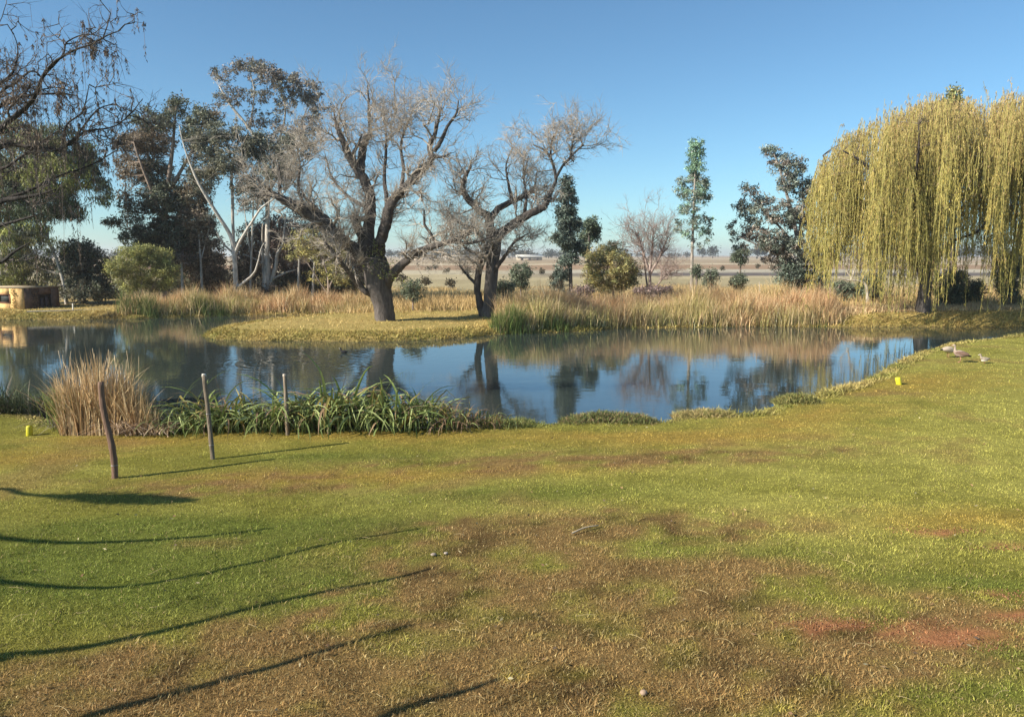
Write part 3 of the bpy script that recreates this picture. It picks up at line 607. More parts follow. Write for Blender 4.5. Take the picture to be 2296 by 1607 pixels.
for (bx, by, r, ry, Yd, lab, cat) in [(1168, 612, 24, 24, 43, 'small dark green shrub right of the smaller bare willow', 'shrub'), (1128, 652, 24, 26, 40, 'dark leafy shrub at the right foot of the smaller bare willow', 'shrub'),
        (1655, 628, 18, 15, 47, 'small green bush half way between the slender gum and the spreading gum', 'bush'), (1592, 622, 17, 22, 46, 'scrappy green sapling just right of the slender gum trunk', 'sapling'), (1562, 606, 9, 12, 46.5, 'small dark tuft of leaves on a stem beside the slender gum', 'sapling'),
        (1660, 572, 24, 16, 52, 'thin sapling with open leaves left of the spreading gum', 'sapling'), (926, 646, 28, 20, 41, 'low sparse grey shrub right of the big willow trunk', 'shrub'),
        (1880, 650, 40, 20, 46, 'low dark shrub under the left edge of the yellow willow', 'shrub'), (1950, 640, 30, 26, 46, 'dark shrub behind the hanging strands of the yellow willow', 'shrub'),
        (2130, 640, 36, 40, 42, 'dark blue-green shrub right of the yellow willow trunk', 'shrub'), (2180, 650, 28, 26, 42, 'low grey-green shrub right of the blue-green shrub', 'shrub'), (2262, 610, 32, 48, 41, 'grey-green bushy tree by the right edge under the willow', 'tree'),
        (1465, 650, 46, 10, 46, 'low purplish heath behind the reeds under the bare pinkish tree', 'heath'), (1300, 655, 30, 14, 46, 'low purplish heath right of the slim dark gum', 'heath')]:
    heath = cat == 'heath'; sparse = 'sparse' in lab or 'thin' in lab
    foliage_tree(cat.replace(' ', '_') if not heath else 'heath_shrub', lab, 'shrub' if heath else cat, Yd, [[(bx, by + ry + 12, 0, 4), (bx, by, 0, 3), (bx + 3, by - ry * .6, 0, 2)]],
        [(bx, by, r, ry, .6 if sparse else 1), (bx - r * .4, by + ry * .4, r * .6, ry * .6, .4 if sparse else .9), (bx + r * .4, by - ry * .3, r * .6, ry * .6, .4 if sparse else .9), (bx, by + ry * .8, r * .75, ry * .6, .5 if sparse else .9), (bx + r * .3, by + ry * 1.1, r * .5, ry * .4, .4 if sparse else .8)],
        [(0.12, 0.085, 0.08), (0.09, 0.07, 0.06)] if heath else [(0.055, 0.07, 0.045), (0.085, 0.095, 0.065)], clump=0.22, per_clump=26, leaf=(.13, .045), bark=(.2, .16, .14), trunk_sides=6)
foliage_tree('dark_conifer', 'almost black tree cut by the right edge behind the willow', 'tree', 60,
    [[(2320, 690, 0, 20), (2320, 600, 0, 16), (2320, 480, 0, 6)]], [(2320, 540, 40, 40, 1.6), (2325, 480, 40, 40, 1.4), (2330, 430, 34, 34, 1.2)], [(0.02, 0.028, 0.024)], clump=.5, bark=(.05, .04, .04))
for (bx, by, w, lab) in [(2135, 236, 40, 'dark leafy treetop rising behind the willow crown')]:
    foliage_tree('background_tree', lab, 'tree', 46, [[(2135, 690, 0, 12), (2135, 500, 0, 10), (2138, 300, 0, 6), (2138, 215, 0, 2)]], [(2138, 215, 12, 16, 1), (2138, 240, 28, 22, 1), (2135, 280, 40, 30, .9), (2130, 340, 46, 40, .6)], [(0.11, 0.12, 0.05), (0.16, 0.15, 0.06)], clump=.3)

# ---------------------------------------------------------------- bare willows
TW = (0.43, 0.37, 0.305); DARK = (0.085, 0.073, 0.066)
def bare_tree(name, label, Y0, limbs, n1, n2, n3, l1, l2, l3, up=0.45, trunk_ridge=0.12, bark=DARK, tw=TW, cat='tree', r3=0.0055, group=None, twist=0.07, weights=None, sides=14):
    base = at(limbs[0][0][0], limbs[0][0][1], Y0 + limbs[0][0][2]); gz = H1(base[0], base[1])
    root = empty(name, (base[0], base[1], gz), label, cat, group); LP = []
    for i, l in enumerate(limbs):
        P, R = limb(l, Y0, 6, 0.05 if i else 0.0); R = R * (1.12 if i else 1.0)
        if i == 0:
            P = np.concatenate([[[P[0, 0], P[0, 1], min(gz - 0.2, P[0, 2] - .2)]], P]); R = np.concatenate([[R[0] * 1.2], R])
        b = MB(); tubes(b, P, R, sides if i == 0 else 9, A(bark) * (1.5 if i == 0 and name == 'bare_willow' else 1), ridged=trunk_ridge if i == 0 else 0.08)
        b.build('trunk' if i == 0 else 'limb', M_BARK, root, smooth=True)
        LP.append((P, R))
    src = LP[1:] if len(LP) > 1 else LP
    P0, R0 = pack(src); w = None if weights is None else A(weights)
    P1, R1 = spawn(P0, R0, n1, (0.38, 1.0), l1, (0.45, 1.35), up, 7, twist * 1.5, 0.5, 0.05, 0.013, w=w)
    P2, R2 = spawn(P1, R1, n2, (0.15, 1.0), l2, (0.4, 1.2), up * 0.7, 4, twist * 1.4, 0.6, 0.02, 0.0085)
    P3, R3 = spawn(P2, R2, n3, (0.1, 1.0), l3, (0.3, 1.0), up * 0.5, 2, twist, 0.6, 0.009, r3)
    b = MB(); tubes(b, P1, R1, 5, A(bark) * 0.4 + A(tw) * 0.6, cap=False); tag(b.build('branches', M_TWIG, root), kind='stuff')
    b = MB(); tubes(b, P2, R2, 3, A(tw), cap=False); tubes(b, P3, R3, 3, A(tw) * 1.05, cap=False); tag(b.build('twigs', M_TWIG, root), kind='stuff')
    return root, (P1, R1), (P2, R2), (P3, R3), LP
T1 = bare_tree('bare_willow', 'larger bare pollarded willow on the grassy spit, thick dark trunk', 35.6, [
    [(863, 719, 0, 46), (858, 680, 0, 45), (848, 641, 0, 56), (843, 600, 0, 58), (838, 575, 0, 46)],
    [(848, 650, 0, 16), (832, 598, 0, 32), (817, 580, -.2, 28), (789, 556, -.6, 24), (752, 524, -1, 22), (724, 495, -1.3, 24), (695, 481, -1.5, 24), (655, 459, -1.9, 20), (627, 443, -2, 14), (600, 425, -2.2, 7), (575, 400, -2.4, 3)],
    [(724, 490, -1.3, 10), (708, 467, -1.2, 9), (690, 450, -1.1, 7), (675, 425, -1, 3)],
    [(627, 445, -2, 8), (627, 405, -1.9, 6), (624, 366, -1.8, 3)],
    [(846, 640, 0, 16), (834, 585, 0, 26), (826, 540, .2, 24), (829, 479, .4, 22), (828, 431, .5, 20), (809, 390, .5, 18), (785, 354, .4, 15), (764, 305, .3, 11), (753, 277, .3, 6), (748, 240, .3, 2)],
    [(809, 385, .5, 16), (812, 340, 1, 16), (820, 312, 1.2, 14), (829, 297, 1.3, 9), (827, 240, 1.3, 5), (824, 190, 1.3, 2)],
    [(848, 640, 0, 16), (848, 585, 0, 24), (853, 545, -.4, 22), (866, 500, -.7, 22), (874, 465, -.9, 20), (898, 431, -1.1, 16), (930, 398, -1.4, 15), (960, 368, -1.6, 13), (973, 345, -1.7, 12)],
    [(967, 355, -1.6, 12), (964, 325, -1.6, 11), (975, 300, -1.7, 8), (990, 240, -1.7, 2)],
    [(973, 340, -1.7, 9), (988, 318, -1.8, 8), (1003, 285, -1.9, 6), (1023, 254, -2, 4), (1028, 225, -2, 2)],
    [(973, 348, -1.7, 6), (992, 352, -1.8, 5), (1011, 343, -1.9, 3)],
    [(822, 575, -.5, 20), (813, 540, -.6, 18), (803, 510, -.7, 16), (795, 484, -.7, 17)],
    [(852, 680, 0, 8), (862, 645, 0, 22), (882, 612, -.4, 20), (910, 586, -.8, 16), (938, 564, -1.1, 14), (979, 550, -1.5, 12), (1011, 540, -1.8, 10), (1048, 526, -2, 7), (1060, 505, -2.1, 3)],
    [(1005, 542, -1.7, 8), (1060, 544, -2, 6), (1110, 527, -2.4, 3)],
    [(979, 550, -1.5, 7), (966, 524, -1.5, 6), (952, 503, -1.5, 5), (951, 471, -1.5, 3)],
    [(846, 668, 0, 6), (822, 655, -.2, 11), (806, 640, -.3, 12), (776, 603, -.9, 9), (748, 566, -1.4, 7), (728, 543, -1.7, 3)],
    [(785, 354, .4, 8), (800, 330, .1, 6), (812, 300, -.2, 3)], [(898, 431, -1.1, 9), (905, 380, -.5, 7), (900, 320, 0, 5), (925, 250, .3, 2)], [(870, 470, -.8, 10), (862, 400, -.2, 7), (866, 330, .2, 5), (862, 250, .3, 2)],
    [(695, 481, -1.5, 9), (670, 430, -.9, 6), (672, 370, -.5, 4), (665, 330, -.4, 2)], [(826, 470, .4, 9), (780, 440, 1.4, 6), (745, 400, 2, 4), (730, 350, 2.2, 2)], [(655, 459, -1.9, 8), (610, 440, -2.5, 5), (570, 440, -3, 2)]],
    290, 3100, 16500, (0.98, 0.42), (0.60, 0.24), (0.36, 0.14), up=.25, r3=.0065)
# green sprouts low on the large willow
def sprouts(root, cen_list, cols, n=500, leaf=(0.10, 0.04), Y0=35.6, name='sprouts'):
    b = MB()
    for (px, py, r, ry, dy, m) in cen_list:
        c = at(px, py, Y0 + dy); k = int(n * m); rr = r * m_per_px(Y0); ry_ = ry * m_per_px(Y0)
        leaves(b, c + rvec(k) * rng.uniform(0, 1, (k, 1)) ** .5 * A([rr, rr, ry_]), rvec(k) + A([0, 0, -.4]), leaf[0], leaf[1], A(cols)[rng.integers(len(cols), size=k)], .25)
    tag(b.build(name, M_LEAF, root), kind='stuff')
sprouts(T1[0], [(838, 560, 28, 18, -.6, .45), (862, 588, 34, 24, -.7, .5), (845, 545, 8, 10, -.6, .25), (874, 612, 32, 16, -.8, .45), (828, 600, 26, 16, -.8, .2), (905, 632, 34, 12, -.8, .3)], [(0.30, 0.34, 0.07), (0.24, 0.25, 0.09), (0.2, 0.19, 0.11), (0.3, 0.26, 0.18)], n=330)
T2 = bare_tree('bare_willow', 'smaller bare willow on the spit with twin stems from one base', 37.6, [
    [(1097, 712, 0, 38), (1098, 680, 0, 30), (1100, 640, 0, 28), (1104, 590, 0, 28), (1108, 550, 0, 30), (1108, 525, 0, 26)],
    [(1084, 706, .1, 20), (1074, 670, .1, 14), (1070, 640, .1, 14), (1078, 590, .1, 14), (1090, 560, .1, 13), (1100, 540, .1, 12)],
    [(1102, 545, 0, 20), (1098, 505, 0, 17), (1093, 485, -.2, 16), (1071, 469, -.7, 12), (1053, 452, -1, 12), (1037, 425, -1.2, 10), (1043, 398, -1.3, 8), (1057, 372, -1.4, 4)],
    [(1096, 498, 0, 14), (1118, 469, .4, 13), (1149, 451, .8, 11), (1175, 440, 1, 8), (1196, 425, 1.2, 4), (1205, 380, 1.2, 2)],
    [(1112, 535, 0, 18), (1124, 522, -.2, 18), (1142, 508, -.4, 17), (1167, 491, -.7, 16), (1192, 477, -1, 15), (1218, 465, -1.2, 14), (1230, 443, -1.3, 10)],
    [(1228, 450, -1.3, 9), (1240, 420, -1.3, 7), (1246, 401, -1.3, 6), (1237, 361, -1.3, 5), (1222, 338, -1.2, 4), (1195, 325, -1.1, 2)],
    [(1234, 352, -1.3, 4), (1236, 324, -1.3, 4), (1243, 300, -1.4, 2)], [(1246, 400, -1.3, 6), (1262, 372, -1.4, 5), (1279, 352, -1.5, 5), (1280, 335, -1.5, 4), (1288, 306, -1.6, 2)],
    [(1279, 352, -1.5, 4), (1297, 334, -1.6, 4), (1310, 325, -1.7, 2)],
    [(1108, 608, -.2, 10), (1122, 588, -.4, 9), (1137, 568, -.6, 7), (1155, 542, -.8, 5), (1189, 521, -1, 2)], [(1100, 560, 0, 9), (1070, 520, -.7, 6), (1030, 500, -1.2, 4), (1000, 470, -1.5, 2)], [(1090, 575, 0, 8), (1050, 560, .6, 5), (1020, 530, 1, 3), (1000, 510, 1.2, 2)],
    [(1149, 451, .8, 7), (1140, 410, .8, 5), (1135, 370, .8, 3), (1150, 330, .8, 2)], [(1175, 485, -.7, 8), (1180, 440, -.4, 5), (1175, 400, -.2, 3), (1185, 350, 0, 2)], [(1071, 640, .1, 8), (1050, 620, .5, 5), (1030, 595, .8, 3)]],
    200, 2000, 11000, (0.95, 0.38), (0.56, 0.2), (0.33, 0.13), up=.25, r3=.0065)
K_ = bare_tree('bare_pink_tree', 'small bare pinkish-brown tree between the tan bush and slender gum', 49, [
    [(1458, 664, 0, 8), (1457, 630, 0, 7), (1456, 600, 0, 5)], [(1456, 610, 0, 5), (1440, 560, 0, 4), (1425, 520, 0, 2)], [(1457, 605, 0, 5), (1462, 560, 0, 4), (1465, 510, 0, 2)], [(1457, 615, 0, 5), (1480, 575, 0, 4), (1498, 530, 0, 2)],
    [(1452, 650, 0, 4), (1446, 600, .3, 3), (1440, 560, .3, 2)], [(1462, 655, 0, 4), (1490, 620, -.3, 3), (1510, 600, -.3, 2)]],
    90, 700, 3600, (1.3, .3), (.7, .2), (.4, .12), tw=(0.42, 0.32, 0.28), bark=(.3, .23, .2), sides=8)
D_ = bare_tree('dead_branch_tree', 'pale dead forked branch tree under the left of the willow', 44, [
    [(1945, 668, 0, 7), (1942, 640, 0, 6), (1925, 630, 0, 5), (1900, 628, 0, 4), (1880, 622, 0, 3)], [(1915, 629, 0, 4), (1900, 610, 0, 3), (1890, 590, 0, 2)], [(1908, 628, 0, 4), (1918, 600, 0, 3), (1925, 580, 0, 2)]],
    20, 60, 150, (.6, .2), (.3, .1), (.2, .1), bark=(.45, .4, .34), tw=(.4, .35, .3), sides=8)

# ---------------------------------------------------------------- weeping willow on the right
def strands(nodes, lengths, cols, leaf, step, out=0.5, sway=0.12, K=9):
    n = len(nodes); s = np.linspace(0, 1, K); az = rng.uniform(0, 6.28, n); o = np.stack([np.cos(az), np.sin(az), 0 * az], -1)
    h = lengths[:, None] * s[None]
    arch = 1 - np.exp(-h / 0.5)
    P = nodes[:, None] + o[:, None] * (arch * out * rng.uniform(.3, 1, (n, 1)))[..., None]
    P[..., 2] += 0.35 * out * np.sin(np.clip(h / 0.7, 0, 1) * np.pi) - np.maximum(h - 0.25, 0)
    P[..., 0] += np.cumsum(rng.normal(size=(n, K)) * sway * 0.35, 1) * lengths[:, None] / K; P[..., 1] += np.cumsum(rng.normal(size=(n, K)) * sway * 0.35, 1) * lengths[:, None] / K
    return P
def along(P, lengths, step):
    n, K = P.shape[:2]; cnt = np.maximum((lengths / step).astype(int), 2); i = np.repeat(np.arange(n), cnt); t = rng.uniform(0.02, 1, len(i)) * (K - 1.001); k = t.astype(int); f = (t - k)[:, None]
    return P[i, k] * (1 - f) + P[i, k + 1] * f, i, t / (K - 1)
Yw = 37.8
base = at(2070, 700, Yw); gz = H1(base[0], base[1])
wil = empty('weeping_willow', (base[0], base[1], gz), 'huge weeping willow with long yellow-green curtains on the far bank', 'tree')
wl_limbs = [[(2068, 700, 0, 34), (2074, 650, 0, 28), (2082, 600, 0, 24), (2096, 540, 0, 22), (2112, 480, 0, 18), (2126, 420, .2, 16), (2140, 392, .4, 12), (2130, 328, .5, 8), (2120, 273, .6, 3)],
    [(2076, 640, 0, 18), (2050, 560, -.8, 15), (2020, 480, -1.5, 12), (1985, 422, -2, 9), (1940, 368, -2.3, 6), (1890, 338, -2.4, 3)],
    [(2108, 500, 0, 16), (2150, 530, -.5, 0), (2150, 530, -.5, 0)][:1] + [(2140, 450, -.6, 11), (2190, 422, -1, 9), (2240, 372, -1.3, 7)],
    [(2090, 590, 0, 14), (2140, 540, -1, 7), (2190, 520, -2, 5), (2240, 470, -2.5, 4), (2330, 450, -3, 2)],
    [(2060, 600, 0, 12), (2000, 540, .8, 9), (1940, 470, 1.4, 7), (1880, 422, 1.8, 5), (1845, 348, 2, 3)], [(2100, 510, .2, 12), (2060, 420, 1.4, 9), (2040, 368, 2, 6), (2020, 298, 2.2, 3)],
    [(2130, 422, .2, 10), (2190, 358, 1, 7)], [(2040, 520, -1, 9), (2050, 422, -2, 7), (2060, 338, -2.6, 4), (2060, 278, -2.8, 2)]]
LP = []
for i, l in enumerate(wl_limbs):
    P, R = limb(l, Yw, 5, .05 if i else 0)
    if i == 0: P = np.concatenate([[[P[0, 0], P[0, 1], gz - .2]], P]); R = np.concatenate([[R[0] * 1.2], R])
    b = MB(); tubes(b, P, R, 12 if i == 0 else 8, DARK, ridged=.1); b.build('trunk' if i == 0 else 'limb', M_BARK, wil, smooth=True); LP.append((P, R))
TOPX = [1800, 1815, 1835, 1850, 1865, 1885, 1900, 1950, 2000, 2050, 2100, 2150, 2200, 2250, 2296, 2420, 2560]
TOPY = [470, 430, 395, 365, 345, 322, 308, 276, 255, 236, 222, 222, 232, 226, 222, 240, 330]
BOTX = [1800, 1820, 1850, 1890, 1930, 1960, 2000, 2080, 2140, 2200, 2296, 2560]; BOTY = [580, 610, 660, 640, 640, 700, 710, 710, 705, 705, 690, 690]
nb = 980; bx = rng.uniform(1808, 2500, nb); top = np.interp(bx, TOPX, TOPY); bot = np.interp(bx, BOTX, BOTY) - rng.exponential(30, nb)
u = rng.uniform(size=nb) ** 1.5; by = top + 1 + u * 250 * (0.75 + 0.25 * (bx < 2120))
dY = rng.normal(size=nb) * 2.3 * np.clip((bot - top) / 400, .4, 1)
thin = ((bx > 2120) & (by > 330)); keep = ~(thin & (rng.uniform(size=nb) < .52)); bx, by, bot, dY, thin = bx[keep], by[keep], bot[keep], dY[keep], thin[keep]; nb = len(bx)
bc = at(bx, by, Yw + dY)
# arching branches feeding the curtains
allP = np.concatenate([resample(p, 16) for p, _ in LP[1:]] + [resample(LP[0][0][len(LP[0][0]) // 2:], 10)])
D = np.linalg.norm(bc[:, None] - allP[None], axis=2) + 1.2 * np.maximum(allP[None, :, 2] - bc[:, None, 2], 0); st = allP[D.argmin(1)]
s = np.linspace(0, 1, 7)[None, :, None]; mid = (st + bc) / 2 + A([0, 0, .06]) * np.linalg.norm(bc - st, axis=1, keepdims=True)
P = (1 - s) ** 2 * st[:, None] + 2 * s * (1 - s) * mid[:, None] + s ** 2 * bc[:, None]
near_ = np.linalg.norm(bc - st, axis=1) < 2.2; P = P[near_]; b = MB(); tubes(b, P, np.clip(.008 * np.linalg.norm(bc - st, axis=1), .008, .03)[near_][:, None] * np.linspace(1, .35, 7)[None], 3, (0.17, 0.14, 0.11), cap=False)
tag(b.build('branches', M_TWIG, wil), kind='stuff')
per = 7; ns = nb * per
node = np.repeat(bc, per, 0) + rng.normal(size=(ns, 3)) * A([.09, .12, .28])
maxlen = np.repeat((bot - by) * m_per_px(Yw), per); full = np.repeat(np.where(rng.uniform(size=nb) < np.where(bx > 2125, .58, .48), rng.uniform(.14, .45, nb), rng.uniform(.45, 1.0, nb)), per)
ln = np.clip(maxlen * full * rng.uniform(.7, 1.02, ns), .5, 9.5)
P = strands(node, ln, None, None, None, out=.36, sway=.22, K=7)
b = MB(); tubes(b, P[:, ::2], np.full(P[:, ::2].shape[:2], .0085), 3, (0.36, 0.31, 0.10), cap=False); tag(b.build('hanging_twigs', M_TWIG, wil), kind='stuff')
pos, i, t = along(P, ln, .066); kk = vnoise(i * .37 + 5, t * ln[i] * 1.6, 191) > .27; pos, i, t = pos[kk], i[kk], t[kk]; pos = pos + rng.normal(size=pos.shape) * .03
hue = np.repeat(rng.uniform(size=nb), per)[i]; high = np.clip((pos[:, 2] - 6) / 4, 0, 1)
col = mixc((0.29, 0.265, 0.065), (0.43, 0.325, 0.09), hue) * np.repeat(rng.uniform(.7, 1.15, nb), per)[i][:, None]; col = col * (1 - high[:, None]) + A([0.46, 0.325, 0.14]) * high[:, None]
dead = rng.uniform(size=len(pos)) < .12; col[dead] = A([.33, .22, .10])
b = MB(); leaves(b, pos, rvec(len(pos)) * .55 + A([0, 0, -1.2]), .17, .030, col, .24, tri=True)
tag(b.build('curtain_leaves', M_LEAF, wil), kind='stuff')
# thin bare arching tips above the dome
n = 120; x0 = rng.uniform(1815, 2400, n); c = at(x0, np.interp(x0, TOPX, TOPY) + 14, Yw + rng.normal(size=n)); P = strands(c, rng.uniform(.6, 1.8, n), None, None, None, out=.6, sway=.05)
b = MB(); tubes(b, P, np.full(P.shape[:2], .0045), 3, (0.28, 0.2, 0.12), cap=False); tag(b.build('bare_tips', M_TWIG, wil), kind='stuff')

# ---------------------------------------------------------------- near bare willow on the left, and the one whose shadows cross the lawn
L0 = 15.5
lt = [[(-360, 925, 0, 81.0), (-340, 800, 0, 72.0), (-300, 680, 0, 66.6), (-230, 560, 0, 63.0), (-190, 470, 0, 54.0)],
    [(-200, 500, 0, 39.6), (-100, 380, -.3, 23.1), (0, 288, -.4, 12.2), (27, 267, -.4, 10.2), (59, 240, -.4, 8.8), (81, 210, -.5, 7.5), (95, 172, -.5, 6.1), (122, 140, -.6, 5.4), (167, 113, -.7, 4.1), (204, 100, -.8, 3.4), (240, 80, -.9, 2.7), (271, 68, -1, 1.4)],
    [(95, 172, -.5, 4.8), (140, 125, -.6, 3.4), (150, 95, -.6, 2.7), (190, 78, -.6, 2.0), (225, 82, -.6, 1.4)],
    [(-120, 400, 0, 17.7), (0, 330, 0, 9.5), (70, 330, 0, 6.1), (131, 335, 0, 5.4), (167, 312, 0, 5.4), (195, 294, 0, 4.1), (253, 285, 0, 2.7), (290, 258, 0, 2.0), (320, 222, 0, 1.4)],
    [(140, 325, 0, 4.1), (150, 280, 0, 3.4), (185, 250, 0, 2.7), (200, 190, 0, 1.4)], [(167, 312, 0, 3.4), (215, 250, .2, 2.7), (255, 232, .2, 1.4)],
    [(-150, 500, .3, 36.0), (0, 450, .3, 10.9), (70, 425, .3, 6.8), (130, 395, .3, 4.8), (200, 372, .3, 3.4), (262, 337, .3, 2.0)],
    [(-200, 560, 0, 36.0), (-80, 470, -.4, 16.3), (0, 452, -.4, 10.9), (80, 438, -.4, 6.1), (125, 425, -.4, 2.7)],
    [(-220, 620, 0, 32.4), (-80, 520, -.6, 13.6), (0, 505, -.6, 7.5), (55, 490, -.6, 4.8), (95, 478, -.6, 2.0)],
    [(-250, 680, 0, 30.6), (-90, 620, -.8, 13.6), (0, 588, -.8, 6.8), (27, 568, -.8, 5.4), (68, 543, -.8, 2.0)],
    [(-160, 430, .4, 27.0), (-60, 260, .5, 12.2), (0, 190, .5, 6.8), (30, 160, .5, 4.1), (40, 110, .5, 2.0), (30, 75, .5, 1.4)], [(-60, 330, -.2, 13.6), (0, 212, -.2, 6.1), (30, 190, -.2, 4.8), (75, 160, -.3, 3.4), (110, 200, -.3, 2.0)],
    [(-100, 360, 0, 15.0), (0, 238, 0, 6.8), (60, 215, 0, 4.8), (130, 210, .1, 3.4), (175, 215, .2, 1.4)], [(-100, 400, .5, 15.0), (0, 380, .5, 6.8), (50, 350, .5, 4.8), (120, 300, .6, 2.7), (150, 285, .6, 1.4)]]
T3 = bare_tree('overhanging_willow', 'nearly bare willow reaching in from the left edge over the pond', L0, lt, 130, 800, 2600, (.45, .18), (.32, .13), (.2, .09), up=.0, bark=(.05, .044, .04), tw=(.12, .10, .09), r3=.0032, weights=[.5, .8, 1.2, 1, 1, 1, .5, .5, .5, 1, 1, 1, 1])
P1, R1 = T3[1]; P2, R2 = T3[2]
sel = rng.choice(len(P2), 420, replace=False); node = P2[sel, -1]; node = node[(node[:, 0] > -12)]; ln = rng.uniform(.25, .9, len(node)) * np.where(rng.uniform(size=len(node)) < .2, 2.0, 1)
P = strands(node, ln, None, None, None, out=.06, sway=.08, K=6); b = MB(); tubes(b, P, np.full(P.shape[:2], .003), 3, (.2, .15, .12), cap=False)
tag(b.build('hanging_twigs', M_TWIG, T3[0]), kind='stuff')
k = rng.uniform(size=len(node)) < .42; pos, i, t = along(P[k], ln[k], .022); b = MB()
leaves(b, pos + rng.normal(size=pos.shape) * .012, rvec(len(pos)) * .6 + A([0, 0, -1]), .07, .016, A([[.15, .11, .085], [.20, .145, .10], [.10, .08, .07]])[rng.integers(3, size=len(pos))], .2)
for (px, py, r, ry, m) in [(208, 108, 7, 26, 260), (238, 115, 6, 10, 90), (135, 205, 9, 40, 260), (130, 240, 9, 22, 160), (50, 190, 24, 26, 260), (25, 225, 22, 20, 200), (60, 300, 60, 30, 300)]:
    c = at(px, py, L0 - .5); q = rvec(m) * rng.uniform(0, 1, (m, 1)) ** .5 * A([r, r * 1.5, ry]) * m_per_px(L0); leaves(b, c + q, rvec(m) * .5 + A([0, 0, -1]), .07, .017, A([[.17, .125, .095], [.24, .17, .11], [.12, .09, .08]])[rng.integers(3, size=m)], .2)
tag(b.build('dry_leaves', M_LEAF, T3[0]), kind='stuff')

# shadow-casting bare tree beside the deck: its long low branches, laid out where their shadows fall
hx, hy = math.cos(SUN_AZ) / math.tan(SUN_EL), math.sin(SUN_AZ) / math.tan(SUN_EL)
def from_shadow(px, py, z):
    g = on(px, py, 0); return A([g[0] - hx * z, g[1] - hy * z, z])
tb = A([-15.5, 3.2, 0]); root = empty('bare_lawn_tree', (tb[0], tb[1], H1(tb[0], tb[1])), 'bare tree beside the lawn, known by its thin branch shadows on the grass', 'tree')
trunk = smoothpath([tb + A([0, 0, -.2]), tb + A([.1, 0, 1.5]), tb + A([.5, .1, 2.8]), tb + A([1.2, .2, 3.6])], 4)
b = MB(); tubes(b, trunk, np.linspace(.38, .2, len(trunk)), 12, DARK, ridged=.1); b.build('trunk', M_BARK, root, smooth=True)
sh = [[(-60, 1480, 2.9), (0, 1470, 2.85), (150, 1455, 2.8), (300, 1428, 2.8), (420, 1400, 2.75), (600, 1352, 2.7), (760, 1318, 2.65), (860, 1298, 2.6), (965, 1272, 2.6)],
      [(0, 1680, 2.6), (200, 1605, 2.6), (400, 1552, 2.5), (600, 1498, 2.5), (780, 1443, 2.45), (920, 1400, 2.4)],
      [(700, 1700, 2.4), (860, 1608, 2.4), (960, 1572, 2.35), (1050, 1544, 2.3), (1115, 1521, 2.3)],
      [(-80, 1200, 3.1), (0, 1206, 3.1), (130, 1216, 3.0), (280, 1215, 3.0), (420, 1207, 2.9), (560, 1192, 2.9), (610, 1184, 2.9)],
      [(-60, 1300, 3.0), (0, 1304, 3.0), (130, 1315, 2.9), (250, 1316, 2.9), (360, 1304, 2.8), (450, 1284, 2.8)],
      [(450, 1290, 2.8), (520, 1273, 2.75), (600, 1254, 2.7), (700, 1228, 2.7), (800, 1208, 2.65), (940, 1186, 2.6)],
      [(-40, 1100, 3.3), (60, 1108, 3.3), (200, 1117, 3.2), (330, 1120, 3.2), (445, 1127, 3.1)]]
b1, tw = [], MB(); LPs = []
for i, l in enumerate(sh):
    pts = [from_shadow(*p) for p in l]
    if i != 5: pts = [tb + A([1.1, .2, 3.5])] + [tb * .45 + pts[0] * .55 + A([0, 0, 1.7])] + pts
    P = smoothpath(pts, 5); R = np.linspace(.06 if i != 5 else .03, .018, len(P)); 
    b = MB(); tubes(b, P, R, 6, DARK, ridged=.1); b.build('limb', M_BARK, root, smooth=True); LPs.append((P[len(P) // 4:], R[len(P) // 4:]))
P0, R0 = pack(LPs, 20); P1, R1 = spawn(P0, R0, 46, (.1, .95), (.5, .2), (.3, .8), 0, 5, .08, .4, .009, .005, bend=-.2)
b = MB(); tubes(b, P1, R1, 3, DARK, cap=False)
tag(b.build('twigs', M_TWIG, root), kind='stuff')
# hanging dry leaf mass that throws the wider shadow
b = MB(); m = 2600; tt = rng.beta(2.6, 2.0, m); gp = on(90 + tt * 350, 1110 + tt * 14, 0); hw = .16 * np.sin(tt * math.pi) ** .7
z = 3.15 + rng.normal(size=m) * .03; q = np.stack([gp[:, 0] - hx * z, gp[:, 1] - hy * z + rng.normal(size=m) * hw * .6, z], -1)
leaves(b, q, rvec(m), .09, .03, (.2, .14, .1), .2); tag(b.build('dry_leaves', M_LEAF, root), kind='stuff')

